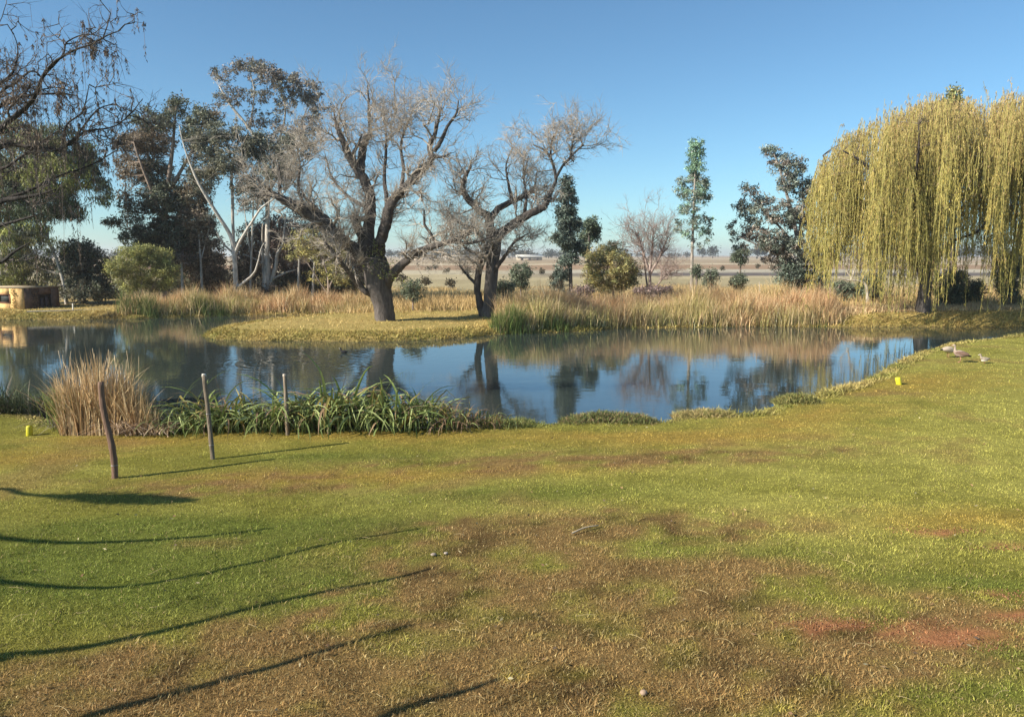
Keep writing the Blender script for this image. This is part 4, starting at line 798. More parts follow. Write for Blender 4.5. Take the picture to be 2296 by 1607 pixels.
# ---------------------------------------------------------------- reeds on the far bank
def reed_bed(name, label, pts, n, h, cols, w=.023, lean=(.05, .6), K=3, cat='reeds', group=None):
    """pts: polygonal line of (px, py_at_water, depth_m)"""
    q = A([list(on(p[0], p[1], WATER)[:2]) + [p[2], p[3]] for p in pts]); seg = np.linalg.norm(np.diff(q[:, :2], axis=0), axis=1); cum = np.concatenate([[0], np.cumsum(seg)])
    s = rng.uniform(0, cum[-1], n); r = np.stack([np.interp(s, cum, q[:, i]) for i in range(4)], 1); d = rng.uniform(0, 1, n) ** .8
    x = r[:, 0] + rng.normal(size=n) * .15 + d * r[:, 0] / r[:, 1] * r[:, 2] * .7; y = r[:, 1] + .1 + d * r[:, 2]
    z = np.maximum(height(x, y), WATER - .2)
    f = fbm(x * .55, y * .55, 151 + n % 7); f2 = fbm(x * 1.6 + 3, y * 1.6, 157); hh = .67 * h * r[:, 3] * (-.05 + 1.1 * f + 1.0 * f2 * f2 / .5) * rng.uniform(.35, 1.2, n)
    g = fbm(x * .45 + 7, y * .8, 161 + n % 5); front = 1 - d
    ci = np.clip((g - .5) * 2.6 + .5 * front + rng.normal(size=n) * .22, 0, 1)
    c = mixc(cols[0], cols[1], ci); k = rng.uniform(size=n) < .3; c[k] = A(cols[2])
    b = MB(); tip = c * 1.1
    blades(b, np.stack([x, y, z], -1), hh, np.full(n, w) * rng.uniform(.6, 1.3, n), rng.uniform(*lean, n), c, K=K, droop=.6, tipcol=tip, cj=.42)
    return tag(b.build(name, M_BLADE), label, cat, group, kind='stuff')
TAN = (0.66, 0.50, 0.29); OL = (0.36, 0.33, 0.12); ORG = (0.55, 0.345, 0.19); GRN = (0.10, 0.15, 0.045); STR = (0.6, 0.46, 0.22)
reed_bed('reed_bed', 'mixed tan and olive reeds below the gum trunks', [(270, 715, 1.6, .75), (350, 713, 2.2, 1), (550, 707, 2.4, 1), (700, 706, 2.4, .95), (845, 709, 2.2, .8)], 17000, 1.35, (ORG, OL, TAN))
reed_bed('reed_bed', 'wide tan reed bed right of the smaller bare willow', [(1120, 750, 2.5, .9), (1200, 747, 3.2, 1.2), (1300, 742, 3.2, 1.1), (1400, 737, 3.0, .85), (1500, 735, 3.2, .9), (1700, 733, 3.4, .95), (1850, 733, 3.0, .85), (1890, 733, 2.4, .6)], 46000, 1.45, (ORG, OL, TAN))
reed_bed('reed_bed', 'low straw reeds on the bank beneath the weeping willow', [(1870, 731, 2.0, .5), (2000, 728, 2.2, .35), (2296, 726, 2.4, .3), (2400, 726, 2.4, .3)], 12000, 1.15, (TAN, STR, ORG))
for (px0, px1, py, lab, n, h) in [(268, 345, 714, 'bright green reed tuft at the left end of the gum reeds', 1500, 1.15), (415, 500, 710, 'bright green reeds in front of the dark shrub', 1300, 1.05), (1112, 1165, 750, 'tall green reeds at the right end of the grassy spit', 1500, 1.35), (1180, 1270, 746, 'dark green reeds in front of the wide tan bed', 1300, 1.1), (1325, 1350, 740, 'narrow green reed tuft at the water edge of the tan bed', 300, .8), (1820, 1850, 733, 'small green tuft near the willow end of the tan bed', 300, .8)]:
    reed_bed('green_reed_tuft', lab, [(px0, py, .8, .9), ((px0 + px1) / 2, py, 1.0, 1.1), (px1, py, .8, .9)], n, h, (GRN, (.13, .18, .05), (.2, .2, .06)), group='green reed tufts on the far bank')
# sparse sedge by the left bank and hut
reed_bed('bank_sedge', 'dark straggly sedge on the bank below the hut', [(200, 718, .5, 1), (262, 716, .6, 1)], 260, .55, ((.06, .06, .03), (.09, .08, .04), (.2, .15, .07)), lean=(.3, 1.2))

# ---------------------------------------------------------------- near plants
def near_reeds():
    c = on(235, 968, 0); root = empty('reed_clump', (c[0], c[1], H1(c[0], c[1])), 'big clump of dry tan reeds behind the leftmost post', 'reeds')
    b = MB(); n = 2400
    u = rng.uniform(0, 1, n); px = 135 + u * 225; base = on(px, 973 + rng.uniform(-22, 4, n), 0)
    hprof = np.interp(px, [110, 150, 200, 250, 290, 310, 330, 365], [.95, 1.1, 1.22, 1.25, 1.15, .85, .6, .4])
    dirs = np.where(rng.uniform(size=n) < .7, rng.normal(math.pi * .9, .8, n) * (px < 190) + rng.normal(0, 1.6, n) * (px >= 190), rng.uniform(0, 6.28, n))
    t = rng.uniform(size=n); col = A([[.52, .36, .18], [.60, .46, .27], [.42, .27, .14], [.27, .2, .13]])[rng.choice(4, n, p=[.42, .28, .2, .1])]
    base[:, 2] = height(base[:, 0], base[:, 1]); hh = hprof * (1 - .65 * rng.uniform(size=n) ** 1.3) * rng.uniform(.85, 1.15, n) * (.75 + .5 * vnoise(px * .09, px * 0, 7))
    blades(b, base, hh, np.full(n, .017) * rng.uniform(.5, 1.4, n), np.where(rng.uniform(size=n) < .3, rng.uniform(.2, .7, n), rng.uniform(.03, .26, n)), col, K=6, droop=.7, dirs=dirs, cj=.22); tag(b.build('dry_leaves', M_BLADE, root), kind='stuff')
    b = MB(); n = 420; px = rng.normal(165, 20, n); base = on(px, 966 + rng.uniform(-18, 6, n), 0); base[:, 2] = height(base[:, 0], base[:, 1])
    blades(b, base, rng.uniform(.3, .85, n), np.full(n, .016), rng.uniform(.1, .6, n), A([[.17, .22, .05], [.26, .28, .08]])[rng.integers(2, size=n)], K=6, droop=.6, dirs=rng.normal(math.pi, .9, n)); tag(b.build('green_leaves', M_BLADE, root), kind='stuff')
    b = MB(); n = 620; px = rng.uniform(235, 385, n); base = on(px, 975 + rng.uniform(-20, 6, n), 0); base[:, 2] = height(base[:, 0], base[:, 1]) + rng.uniform(0, .12, n)
    blades(b, base, rng.uniform(.15, .5, n), np.full(n, .018), rng.uniform(.6, 1.8, n), A([[.46, .31, .19], [.55, .42, .30], [.2, .14, .1]])[rng.integers(3, size=n)], K=5, droop=1.1); tag(b.build('broken_leaves', M_BLADE, root), kind='stuff')
    b = MB(); n = 34; px = rng.uniform(150, 320, n); base = on(px, 960 + rng.uniform(-10, 6, n), 0); base[:, 2] = height(base[:, 0], base[:, 1]); K = 6
    s = np.linspace(0, 1, K); d = np.stack([rng.normal(size=n) * .14, rng.normal(size=n) * .1, 0 * px], -1); hgt = rng.uniform(.9, 1.42, n)
    P = base[:, None] + d[:, None] * s[None, :, None] ** 1.5 + A([0, 0, 1]) * (hgt[:, None] * s)[..., None]; tubes(b, P, np.tile(np.linspace(.007, .003, K), (n, 1)), 4, (.6, .45, .27)); tag(b.build('stalks', M_TWIG, root), kind='stuff')
near_reeds()
def dark_sedge():
    c = on(60, 935, 0); root = empty('sedge_clump', (c[0], c[1] + .6, -.1), 'dark arching sedge by the water left of the dry reed clump', 'sedge')
    b = MB(); n = 900; px = rng.uniform(-60, 140, n); base = on(px, 930 + rng.uniform(-16, 12, n), -.05); base[:, 1] += .3; base[:, 2] = np.maximum(height(base[:, 0], base[:, 1]), -.3)
    blades(b, base, rng.uniform(.35, .95, n), np.full(n, .018), rng.uniform(.3, 1.3, n), A([[.05, .065, .03], [.09, .11, .04], [.14, .10, .07], [.2, .17, .12]])[rng.choice(4, n, p=[.4, .3, .2, .1])], K=6, droop=.9); tag(b.build('leaves', M_BLADE, root), kind='stuff')
    b = MB(); n = 90; px = rng.uniform(112, 170, n); base = on(px, 957 + rng.uniform(-8, 12, n), 0); base[:, 2] = height(base[:, 0], base[:, 1]) + .02
    blades(b, base, rng.uniform(.2, .5, n), np.full(n, .014), rng.uniform(.8, 1.8, n), A([[.3, .25, .2], [.12, .1, .08]])[rng.integers(2, size=n)], K=5, droop=1.2); tag(b.build('dead_leaves', M_BLADE, root), kind='stuff')
dark_sedge()
# strap-leaved plants: every leaf its own piece
def strap_leaf(L, w, theta0, curl, twist, col, kink):
    K = 8; s = np.linspace(0, 1, K); th = theta0 - curl * s ** 1.25; 
    if kink < 1: th = np.where(s > kink, th - 1.1, th)
    ds = L / (K - 1); x = np.concatenate([[0], np.cumsum(np.cos(th[:-1]) * ds)]); z = np.concatenate([[0], np.cumsum(np.sin(th[:-1]) * ds)])
    ww = w * np.minimum(1, 1.15 - s ** 2.2 * 1.1) * np.minimum(1, .55 + s * 2); ww[-1] = .002; nrm = np.stack([-np.sin(th), np.zeros(K), np.cos(th)], -1)
    tw = twist * s; side = np.stack([np.sin(tw) * -np.sin(th), np.cos(tw), np.sin(tw) * np.cos(th)], -1)
    c = np.stack([x, 0 * x, z], -1); V = np.stack([c - side * ww[:, None] * .5 + nrm * ww[:, None] * .16, c, c + side * ww[:, None] * .5 + nrm * ww[:, None] * .16], 1).reshape(-1, 3)
    i = np.arange(K - 1)[:, None] * 3; q = np.concatenate([np.stack([i, i + 1, i + 4, i + 3], -1).reshape(-1, 4), np.stack([i + 1, i + 2, i + 5, i + 4], -1).reshape(-1, 4)])
    cc = A(col)[None] * (1 + .25 * (s[:, None] - .5)); return V, q, np.repeat(cc, 3, 0)
leaf_meshes = []
for k in range(36):
    r = k % 12; yell = r in (5,); brown = r in (9,)
    col = (.30, .24, .07) if yell else (.26, .17, .10) if brown else [(.20, .25, .075), (.25, .30, .10), (.13, .17, .05), (.33, .37, .15)][k % 4]
    V, q, cc = strap_leaf(rng.uniform(.7, 1.2), rng.uniform(.026, .044), rng.uniform(.95, 1.5), rng.uniform(1.4, 3.0), rng.normal() * .6, col, rng.choice([2, 2, 2, .45, .6]))
    b = MB(); b.add(V, q, None, cc); o = b.build('leaf', M_BLADE, smooth=True); leaf_meshes.append(o.data); bpy.data.objects.remove(o)
PR = ([385, 430, 500, 560, 640, 700, 760, 850, 940, 1010, 1080, 1140], [930, 885, 900, 890, 885, 862, 850, 868, 880, 912, 930, 950])
plants = [(410, 968, .72, 'leftmost, drooping onto the lawn beside the dry reeds'), (455, 962, .95, 'behind the middle post'), (505, 968, .8, 'just right of the middle post, some leaves yellow'), (560, 958, .95, 'midway between the middle and right posts'),
          (612, 966, .85, 'just left of the right post'), (668, 957, 1.05, 'just right of the right post'), (712, 964, 1.0, 'with steep leaves left of the tallest plant'), (757, 955, 1.18, 'tallest, with dead flower stalks'), (806, 963, 1.0, 'with dark gaps right of the tallest plant'),
          (856, 956, 1.05, 'in line below the trunk reflection of the larger willow'), (905, 963, .95, 'with broad pale leaves right of the trunk reflection'), (955, 956, .9, 'near the right end, leaves hanging to the timber edge'), (1005, 962, .72, 'low one before the browning end plants'), (1055, 958, .55, 'low browning one second from the right end'), (1105, 960, .42, 'smallest and brownest at the right end')]
rr_ = np.random.default_rng(5)
for (px, py, sc, lab) in plants:
    g = on(px, py, 0); root = empty('strap_leaf_plant', (g[0], g[1], H1(g[0], g[1])), 'green strap-leaved plant ' + lab, 'plant', 'strap-leaved plants along the pond edge')
    n = int(84 * (.6 + .5 * sc))
    for k in range(n):
        me = leaf_meshes[rr_.integers(36)]
        if px > 1000 and rr_.uniform() < .5: me = leaf_meshes[[9, 21, 33, 5, 17][rr_.integers(5)]]
        o = bpy.data.objects.new('leaf', me); scene.collection.objects.link(o); o.parent = root
        o.location = (rr_.normal() * .20, rr_.normal() * .12, -.03 + rr_.uniform() * .05); az = rr_.normal(-1.57, 1.3) if rr_.uniform() < .65 else rr_.uniform(0, 6.28)
        o.rotation_euler = (rr_.normal() * .12, rr_.normal() * .15, az); s_ = sc * rr_.uniform(.75, 1.2); o.scale = (s_, s_ * rr_.uniform(.8, 1.2), s_)
    if 'flower' in lab or 'middle post, some' in lab:
        for q in range(2 if 'flower' in lab else 1):
            b = MB(); P = smoothpath([A([g[0] + .05 * q, g[1], 0]), A([g[0] + .1 * q - .03, g[1] + .02, .5]), A([g[0] - .12 + .3 * q, g[1], .95])], 4); tubes(b, P, np.linspace(.009, .004, len(P)), 5, (.09, .07, .05)); b.build('flower_stalk', M_TWIG, root)
# creeping mounds of grass on the near lip
def mound(px0, px1, py, hgt, lab, cols, n):
    c = on((px0 + px1) / 2, py, 0); root = empty('grass_mound', (c[0], c[1], H1(c[0], c[1])), lab, 'grass', 'grass mounds on the near pond edge')
    t = rng.uniform(-1, 1, n); v = rng.normal(size=n) * .35; a = on(px0, py, 0); e = on(px1, py, 0)
    x = (a[0] + e[0]) / 2 + t * (e[0] - a[0]) / 2; y = c[1] + .22 + v * .45; prof = np.sqrt(np.clip(1 - t * t, 0, 1)) * np.exp(-v * v)
    z = height(x, y) * 0 + hgt * prof * rng.uniform(.1, 1, n) * (.75 + .5 * fbm(x * 5, y * 5, 171)) - .05; col = A(cols)[rng.integers(len(cols), size=n)]
    b = MB(); blades(b, np.stack([x, y, z - .03], -1), rng.uniform(.05, .13, n), np.full(n, .011), rng.uniform(.4, 1.6, n), col, K=3, droop=1.0, cj=.3); tag(b.build('leaves', M_BLADE, root), kind='stuff')
mound(1258, 1475, 950, .24, 'long low green creeping mound at the near water edge', [(.17, .2, .06), (.27, .26, .09), (.12, .14, .05), (.3, .2, .11)], 9000)
mound(1515, 1660, 936, .17, 'straw-coloured low mound right of the long green mound', [(.42, .33, .13), (.5, .38, .17), (.25, .24, .08)], 4000)
mound(1120, 1205, 958, .15, 'small green mound at the right end of the strap-leaved plants', [(.17, .2, .06), (.25, .24, .08)], 2600)
mound(1745, 1850, 905, .22, 'olive mound where the near edge turns away', [(.24, .24, .07), (.36, .3, .11), (.17, .18, .06)], 4200)
# timber edging strip in the lawn
a, e = on(840, 963, 0), on(1010, 963, 0); b = MB(); P = smoothpath([a + A([0, 0, .02]), (a + e) / 2 + A([0, .02, .035]), e + A([0, 0, .02])], 4); tubes(b, P, np.full(len(P), .014), 6, (.5, .38, .27))
tag(b.build('edging_pole', M_WOOD), 'thin pale pole lying along the lawn edge before the strap-leaved plants', 'pole')

# ---------------------------------------------------------------- posts
def post(pts, w, lab, col, ties, capcol=None):
    g = on(*pts[0][:2], 0); gz = H1(g[0], g[1]); Yp = g[1]
    root = empty('wooden_post', (g[0], g[1], gz), lab, 'post', 'thin leaning posts on the lawn')
    W = A([at(p[0], p[1], Yp + p[2]) for p in pts]); W = np.concatenate([[W[0] + A([0, 0, -.25])], W]); P = smoothpath(W, 5)
    R = np.linspace(w, w * .86, len(P)) * (1 + .05 * rng.normal(size=len(P))); b = MB(); tubes(b, P, R, 12, col, ridged=.05); b.build('pole', M_WOOD, root, smooth=False)
    if capcol is not None:
        b = MB(); tubes(b, A([P[-1] - A([0, 0, .02]), P[-1] + A([0, 0, .012])]), [w * .93, w * .80], 12, capcol); b.build('sawn_top', M_WOOD, root)
    for f in ties:
        i = int(f * (len(P) - 1)); t = unit(P[min(i + 1, len(P) - 1)] - P[i - 1]); c = P[i]; th = np.linspace(0, 2 * np.pi, 13); u_ = unit(np.cross(t, A([0, 1., 0]))); v_ = np.cross(t, u_)
        ring = c + (R[i] + .004) * (np.cos(th)[:, None] * u_ + np.sin(th)[:, None] * v_) + t * (.004 * np.sin(th))[:, None]
        b = MB(); tubes(b, ring, np.full(13, .0035), 5, (.5, .5, .5)); b.build('wire_tie', M_WIRE, root)
    return root
post([(258, 1072, 0), (256, 1035, 0), (250, 995, 0), (239, 950, .02), (230, 905, .03), (226, 856, .05)], .042, 'crooked dark brown post nearest the camera, before the dry reeds', (.17, .105, .075), (.32,))
post([(477, 1028, 0), (472, 975, 0), (466, 915, .02), (457, 840, .05)], .036, 'straight leaning grey post with pale cut top, second from left', (.17, .135, .10), (.2, .42, .7), (.6, .57, .5))
post([(645, 975, 0), (643, 925, 0), (638, 840, .05)], .036, 'rightmost grey post standing among the strap-leaved plants', (.21, .165, .12), (.3, .85), (.4, .34, .28))
# ---------------------------------------------------------------- yellow markers
def marker(px, py, h, r, lab, tilt=0.0):
    g = on(px, py, 0); gz = H1(g[0], g[1]); root = empty('yellow_marker', (g[0], g[1], gz), lab, 'marker', 'yellow tee markers on the lawn'); root.rotation_euler = (0, tilt, 0)
    zs = [(-.03, r), (.0, r * 1.02), (h * .3, r), (h * .93, r * .97), (h, r * .86)]; b = MB(); P = A([[g[0], g[1], gz + z] for z, _ in zs]); tubes(b, P, [q for _, q in zs], 20, (.58, .52, .025)); b.build('body', M_PAINT, root, smooth=False)
    b = MB(); P = A([[g[0], g[1], gz + h - .004], [g[0], g[1], gz + h + .006]]); tubes(b, P, [r * .7, r * .62], 16, (.6, .56, .03)); b.build('top_rim', M_PAINT, root)
marker(66, 976, .165, .050, 'small yellow cylinder marker at the left edge of the lawn', .06)
marker(2016, 861, .17, .062, 'small bright yellow marker at the right pond edge', -.25)

# ---------------------------------------------------------------- hut on the left bank
def box(mb, o, ux, uy, x0, x1, y0, y1, z0, z1, c):
    V = A([o + ux * x + uy * y + A([0, 0, z]) for z in (z0, z1) for x, y in ((x0, y0), (x1, y0), (x1, y1), (x0, y1))])
    mb.add(V, [[0, 3, 2, 1], [4, 5, 6, 7], [0, 1, 5, 4], [1, 2, 6, 5], [2, 3, 7, 6], [3, 0, 4, 7]], None, c)
def hut():
    Yh = 41.8; c = at(52, 693, Yh); gz = .03; o = A([c[0], c[1], gz]); root = empty('hut', o, 'small flat-roofed orange plastered hut on the far left bank', 'hut')
    ux = A([-.94, .34, 0]); uy = A([.34, .94, 0]); Hh = 1.2; W, D = 3.2, 2.25; T = .12; ORC = (.62, .40, .17)
    b = MB(); wx0, wx1, wz0, wz1 = .95, 1.75, .42, .82      # window opening in the sunny wall
    for (x0, x1, z0, z1) in ((0, wx0, -.2, Hh), (wx1, W, -.2, Hh), (wx0, wx1, -.2, wz0), (wx0, wx1, wz1, Hh)): box(b, o, ux, uy, x0, x1, 0, T, z0, z1, ORC)
    b.build('front_wall', M_WALL, root)
    b = MB(); d0, d1, dz = .95, 1.75, .82
    for (y0, y1, z0, z1) in ((T, d0, -.2, Hh), (d1, D, -.2, Hh), (d0, d1, dz, Hh)): box(b, o, ux, uy, 0.002, T, y0, y1, z0, z1, (.15, .095, .07))  # same plaster as the front, its shade painted in as a darker colour
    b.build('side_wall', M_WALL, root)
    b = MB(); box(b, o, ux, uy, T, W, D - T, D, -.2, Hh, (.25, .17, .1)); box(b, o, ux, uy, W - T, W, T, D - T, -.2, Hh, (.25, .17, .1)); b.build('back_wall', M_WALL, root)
    b = MB(); box(b, o, ux, uy, -.05, W + .05, -.04, D + .05, Hh, Hh + .035, (.40, .31, .2)); b.build('roof', M_WALL, root)
    b = MB()
    for (x0, x1, z0, z1) in ((wx0 - .05, wx1 + .05, wz1, wz1 + .05), (wx0 - .05, wx1 + .05, wz0 - .05, wz0), (wx0 - .05, wx0, wz0, wz1), (wx1, wx1 + .05, wz0, wz1)): box(b, o, ux, uy, x0, x1, -.03, .04, z0, z1, (.22, .10, .06))
    fr = b.build('window', M_PLAIN, root); b = MB(); box(b, o, ux, uy, wx0, wx1, .05, .06, wz0, wz1, (.03, .035, .035)); pn = b.build('pane', M_PLAIN, None, origin=o); pn.location = (0, 0, 0); pn.parent = fr
    for k in range(2):
        b = MB(); box(b, o, ux, uy, -.012, .0, d0 + .1 + .3 * k, d0 + .3 + .32 * k, -.1, .62 + .05 * k, (.10, .07, .06)); b.build('door_board', M_WOOD, root)
    cr = MB(); n = 260; q = o + ux * rng.normal(.55, .1, (n, 1)) + uy * -.03 + A([0, 0, 1]) * rng.uniform(-.1, 1.15, (n, 1)); leaves(cr, q, rvec(n) - uy * .3, .09, .04, (.25, .18, .06), .3); v = cr.build('climbing_vine', M_LEAF, root); tag(v, kind='stuff')
    cr = MB(); n = 340; q = o + uy * rng.normal(.72, .09, (n, 1)) - ux * .05 + A([0, 0, 1]) * rng.uniform(-.1, 1.1, (n, 1)); leaves(cr, q, rvec(n) - ux * .3, .10, .04, (.2, .13, .08), .3); v = cr.build('climbing_vine', M_LEAF, root); tag(v, kind='stuff')
hut()
g = at(163, 692, 41.6); b = MB(); P = A([[g[0], g[1], -.1], [g[0] + .02, g[1], .28], [g[0] + .02, g[1], .42]]); tubes(b, P, [.035, .034, .03], 8, (.62, .58, .5)); tag(b.build('short_stake', M_WOOD), 'short pale wooden stake on the bank right of the hut', 'stake')
# concrete lip along the hut bank
b = MB(); pts = [(60, 699), (140, 697), (230, 694), (300, 692)]; P = smoothpath([A([on(p[0], p[1], .06)[0], on(p[0], p[1], .06)[1], .075]) for p in pts], 4); tubes(b, P, np.full(len(P), .035), 6, (.50, .42, .32)); tag(b.build('bank_kerb', M_WALL), 'pale kerb line along the top of the left bank by the hut', 'kerb')

# thin stakes standing in the right-hand reeds
for (px, py, h, lab) in [(1700, 655, 1.5, 'thin pale stake in the reeds below the spreading gum'), (1815, 690, 1.3, 'thin pale stake in the reeds left of the willow'), (1858, 690, 1.2, 'thin pale stake at the left edge of the willow curtains'), (1343, 655, .9, 'short dark stake below the broad tan bush')]:
    g = at(px, 690, 39.0); b = MB(); P = A([[g[0], g[1], 0], [g[0] + .02, g[1], h * .6], [g[0] + .01, g[1], h]]) + A([0, 0, .2]); tubes(b, P, [.02, .018, .016], 6, (.14, .1, .09) if 'dark' in lab else (.5, .42, .33)); b.V[0][:6, 2] -= .3
    tag(b.build('reed_stake', M_WOOD), lab, 'stake')

# ---------------------------------------------------------------- birds
def ellip(mb, c, ax, r, col, nu=14, nv=10, shape=None):
    """ellipsoid along direction ax with radii r=(len,side,up)"""
    ax = unit(A(ax)); sd = unit(np.cross(ax, A([0, 0, 1.]))); up = np.cross(sd, ax); u = np.linspace(0, np.pi, nv); v = np.arange(nu) / nu * 2 * np.pi
    U, Vv = np.meshgrid(u, v, indexing='ij'); x = np.cos(U); s = np.sin(U); f = 1 if shape is None else shape(x)
    p = A(c) + ax * (x * r[0])[..., None] + sd * (s * f * np.cos(Vv) * r[1])[..., None] + up * (s * f * np.sin(Vv) * r[2])[..., None]
    i = np.arange(nv * nu).reshape(nv, nu); q = np.stack([i[:-1], np.roll(i[:-1], -1, 1), np.roll(i[1:], -1, 1), i[1:]], -1).reshape(-1, 4); mb.add(p.reshape(-1, 3), q, None, col(p.reshape(-1, 3)) if callable(col) else col)
def goose(px, py, face, scale, grazing, cols, lab):
    g = on(px, py, 0); gz = H1(g[0], g[1]); o = A([g[0], g[1], gz]); root = empty('goose', o, lab, 'goose', 'geese on the right lawn'); f = unit(A([math.cos(face), math.sin(face), 0])); s_ = scale; body, back, neckc = cols
    side = A([-f[1], f[0], 0]); bc = o + A([0, 0, .33 * s_])
    # one continuous skinned body: tail - body - breast - neck - head
    if grazing: path = [(-.34, .36, .02), (-.22, .36, .08), (-.05, .35, .13), (.10, .33, .13), (.20, .32, .085), (.28, .29, .05), (.33, .20, .036), (.355, .10, .033), (.37, .055, .042), (.395, .035, .036), (.42, .02, .012)]
    else: path = [(-.34, .28, .02), (-.22, .31, .08), (-.06, .33, .13), (.09, .36, .13), (.17, .41, .085), (.195, .48, .05), (.195, .56, .036), (.20, .62, .034), (.225, .655, .044), (.26, .652, .034), (.285, .645, .013)]
    p = A([o + f * a * s_ + A([0, 0, z * s_]) for a, z, r in path]); R = A([r * s_ for *_, r in path]); sp_ = smoothpath(np.concatenate([p, R[:, None]], 1), 4)
    b = MB(); tubes(b, sp_[:, :3], sp_[:, 3], 14, body, cap=True, jitter=0); z = (b.V[0][:, 2] - gz) / s_; al = (b.V[0] - o) @ f / s_
    cc = np.tile(A(body), (len(z), 1)); cc[(z > .35) & (al < .12)] = back; nk = al > .2 if grazing else z > .44; cc[nk] = neckc; b.C[0] = cc
    b.build('body', M_LEAF_OPQ, root, smooth=True)
    for sgn in (-1, 1):
        b = MB(); ellip(b, bc + side * sgn * .105 * s_ - f * .06 * s_ + A([0, 0, .03 * s_]), -f + A([0, 0, -.1]), (.24 * s_, .035 * s_, .085 * s_), back, shape=lambda x: 1 - .4 * np.clip(x, 0, 1)); b.build('wing', M_LEAF_OPQ, root, smooth=True)
        b = MB(); l0 = o + side * sgn * .05 * s_; P = A([l0 + A([0, 0, .25 * s_]), l0 - f * .02 * s_ + A([0, 0, .13 * s_]), l0 + A([0, 0, .01])]); tubes(b, P, [.02 * s_, .011 * s_, .01 * s_], 6, (.45, .22, .15))
        for a in (-.5, 0, .5):
            d = f * math.cos(a) + side * math.sin(a); tubes(b, A([l0 + A([0, 0, .012]), l0 + d * .07 * s_ + A([0, 0, .006])]), [.008 * s_, .004 * s_], 5, (.45, .22, .15))
        b.build('leg', M_LEAF_OPQ, root)
        hd = p[-3]; b = MB(); ellip(b, hd + side * sgn * .034 * s_, f, (.012 * s_, .006 * s_, .012 * s_), (.03, .02, .015), 8, 6); b.build('eye', M_LEAF_OPQ, root)
    b = MB(); hd = p[-2]; d = unit(p[-1] - p[-3]); tubes(b, A([hd, hd + d * .05 * s_, hd + d * .075 * s_]), [.016 * s_, .012 * s_, .005 * s_], 8, (.5, .25, .2)); b.build('bill', M_LEAF_OPQ, root)
    b = MB(); tubes(b, A([p[0] + f * .06 * s_, p[0] - f * .05 * s_ - A([0, 0, .02 * s_])]), [.05 * s_, .012 * s_], 8, (.025, .02, .02)); b.build('tail', M_LEAF_OPQ, root)
M_LEAF_OPQ = material('feathers', 0.8, 0, 18, .2, spec=.15)
goose(2126, 802, .15, .72, True, ((.50, .43, .33), (.42, .34, .26), (.12, .08, .06)), 'pale goose grazing with head down at the pond edge')
goose(2152, 812, 2.6, .72, False, ((.30, .22, .17), (.16, .10, .075), (.36, .28, .22)), 'brown goose with neck up, right of the pale grazing goose')
def small_bird(px, py, z, lab, dark, water=False):
    g = on(px, py, z); gz = z if water else H1(g[0], g[1]); o = A([g[0], g[1], gz]); root = empty('coot' if water else 'plover', o, lab, 'bird'); f = A([-1., .2, 0]); c1 = (.02, .02, .022) if dark else (.32, .26, .2)
    zb = .02 if water else .12; b = MB(); pth = [(-.13, zb + .03, .012), (-.07, zb + .02, .045), (.02, zb + .02, .058), (.08, zb + .05, .04), (.10, zb + .10, .024), (.115, zb + .135, .028), (.145, zb + .13, .012)]
    p = A([o + f * a + A([0, 0, q]) for a, q, r in pth]); sp_ = smoothpath(np.concatenate([p, A([[r] for *_, r in pth])], 1), 3); tubes(b, sp_[:, :3], sp_[:, 3], 10, c1, jitter=0); b.build('body', M_LEAF_OPQ, root, smooth=True)
    b = MB(); d = unit(p[-1] - p[-2]); tubes(b, A([p[-1], p[-1] + d * .03]), [.009, .003], 6, (.7, .68, .62)); b.build('bill', M_LEAF_OPQ, root)
    if not water:
        for sgn in (-1, 1):
            b = MB(); l0 = o + A([.2, 1, 0]) * sgn * .02; tubes(b, A([l0 + A([0, 0, .11]), l0]), [.005, .004], 5, (.3, .1, .08)); b.build('leg', M_LEAF_OPQ, root)
        b = MB(); ellip(b, o + A([0, 0, .10]), (1, -.2, .1), (.09, .05, .028), (.7, .66, .6), 10, 8); b.build('belly', M_LEAF_OPQ, root, smooth=True)
small_bird(2207, 815, 0, 'small plover standing alone on the lawn right of the geese', False)
small_bird(771, 791, WATER, 'tiny black coot swimming before the grassy spit', True, True)

# ---------------------------------------------------------------- small things on the lawn
def stone(name, px, py, r, col, lab, cat, flat=.75):
    g = on(px, py, 0); gz = H1(g[0], g[1]); b = MB(); ellip(b, (g[0], g[1], gz + r * flat * .6 + .012), (1, .3, 0), (r, r * .85, r * flat), col, 12, 8); b.V[0] += rng.normal(size=b.V[0].shape) * r * .05
    tag(b.build(name, M_PLAIN, smooth=True), lab, cat)
stone('stone', 1443, 1558, .026, (.42, .29, .2), 'small round pinkish stone in the foreground grass', 'stone')
stone('stone', 972, 1246, .03, (.35, .28, .22), 'small grey pebble at the edge of the brown worn patch', 'stone', .5)
stone('stone', 1000, 1243, .022, (.4, .33, .27), 'tiny pale pebble beside the grey pebble', 'stone', .5)
b = MB(); a, e = on(1282, 1201, 0), on(1342, 1184, 0); P = smoothpath([a + A([0, 0, .03]), (a + e) / 2 + A([0, .02, .045]), e + A([0, 0, .035])], 3); tubes(b, P, np.linspace(.009, .005, len(P)), 6, (.6, .48, .33)); tag(b.build('stick', M_TWIG), 'pale dry stick lying mid-lawn above the brown patch', 'stick')

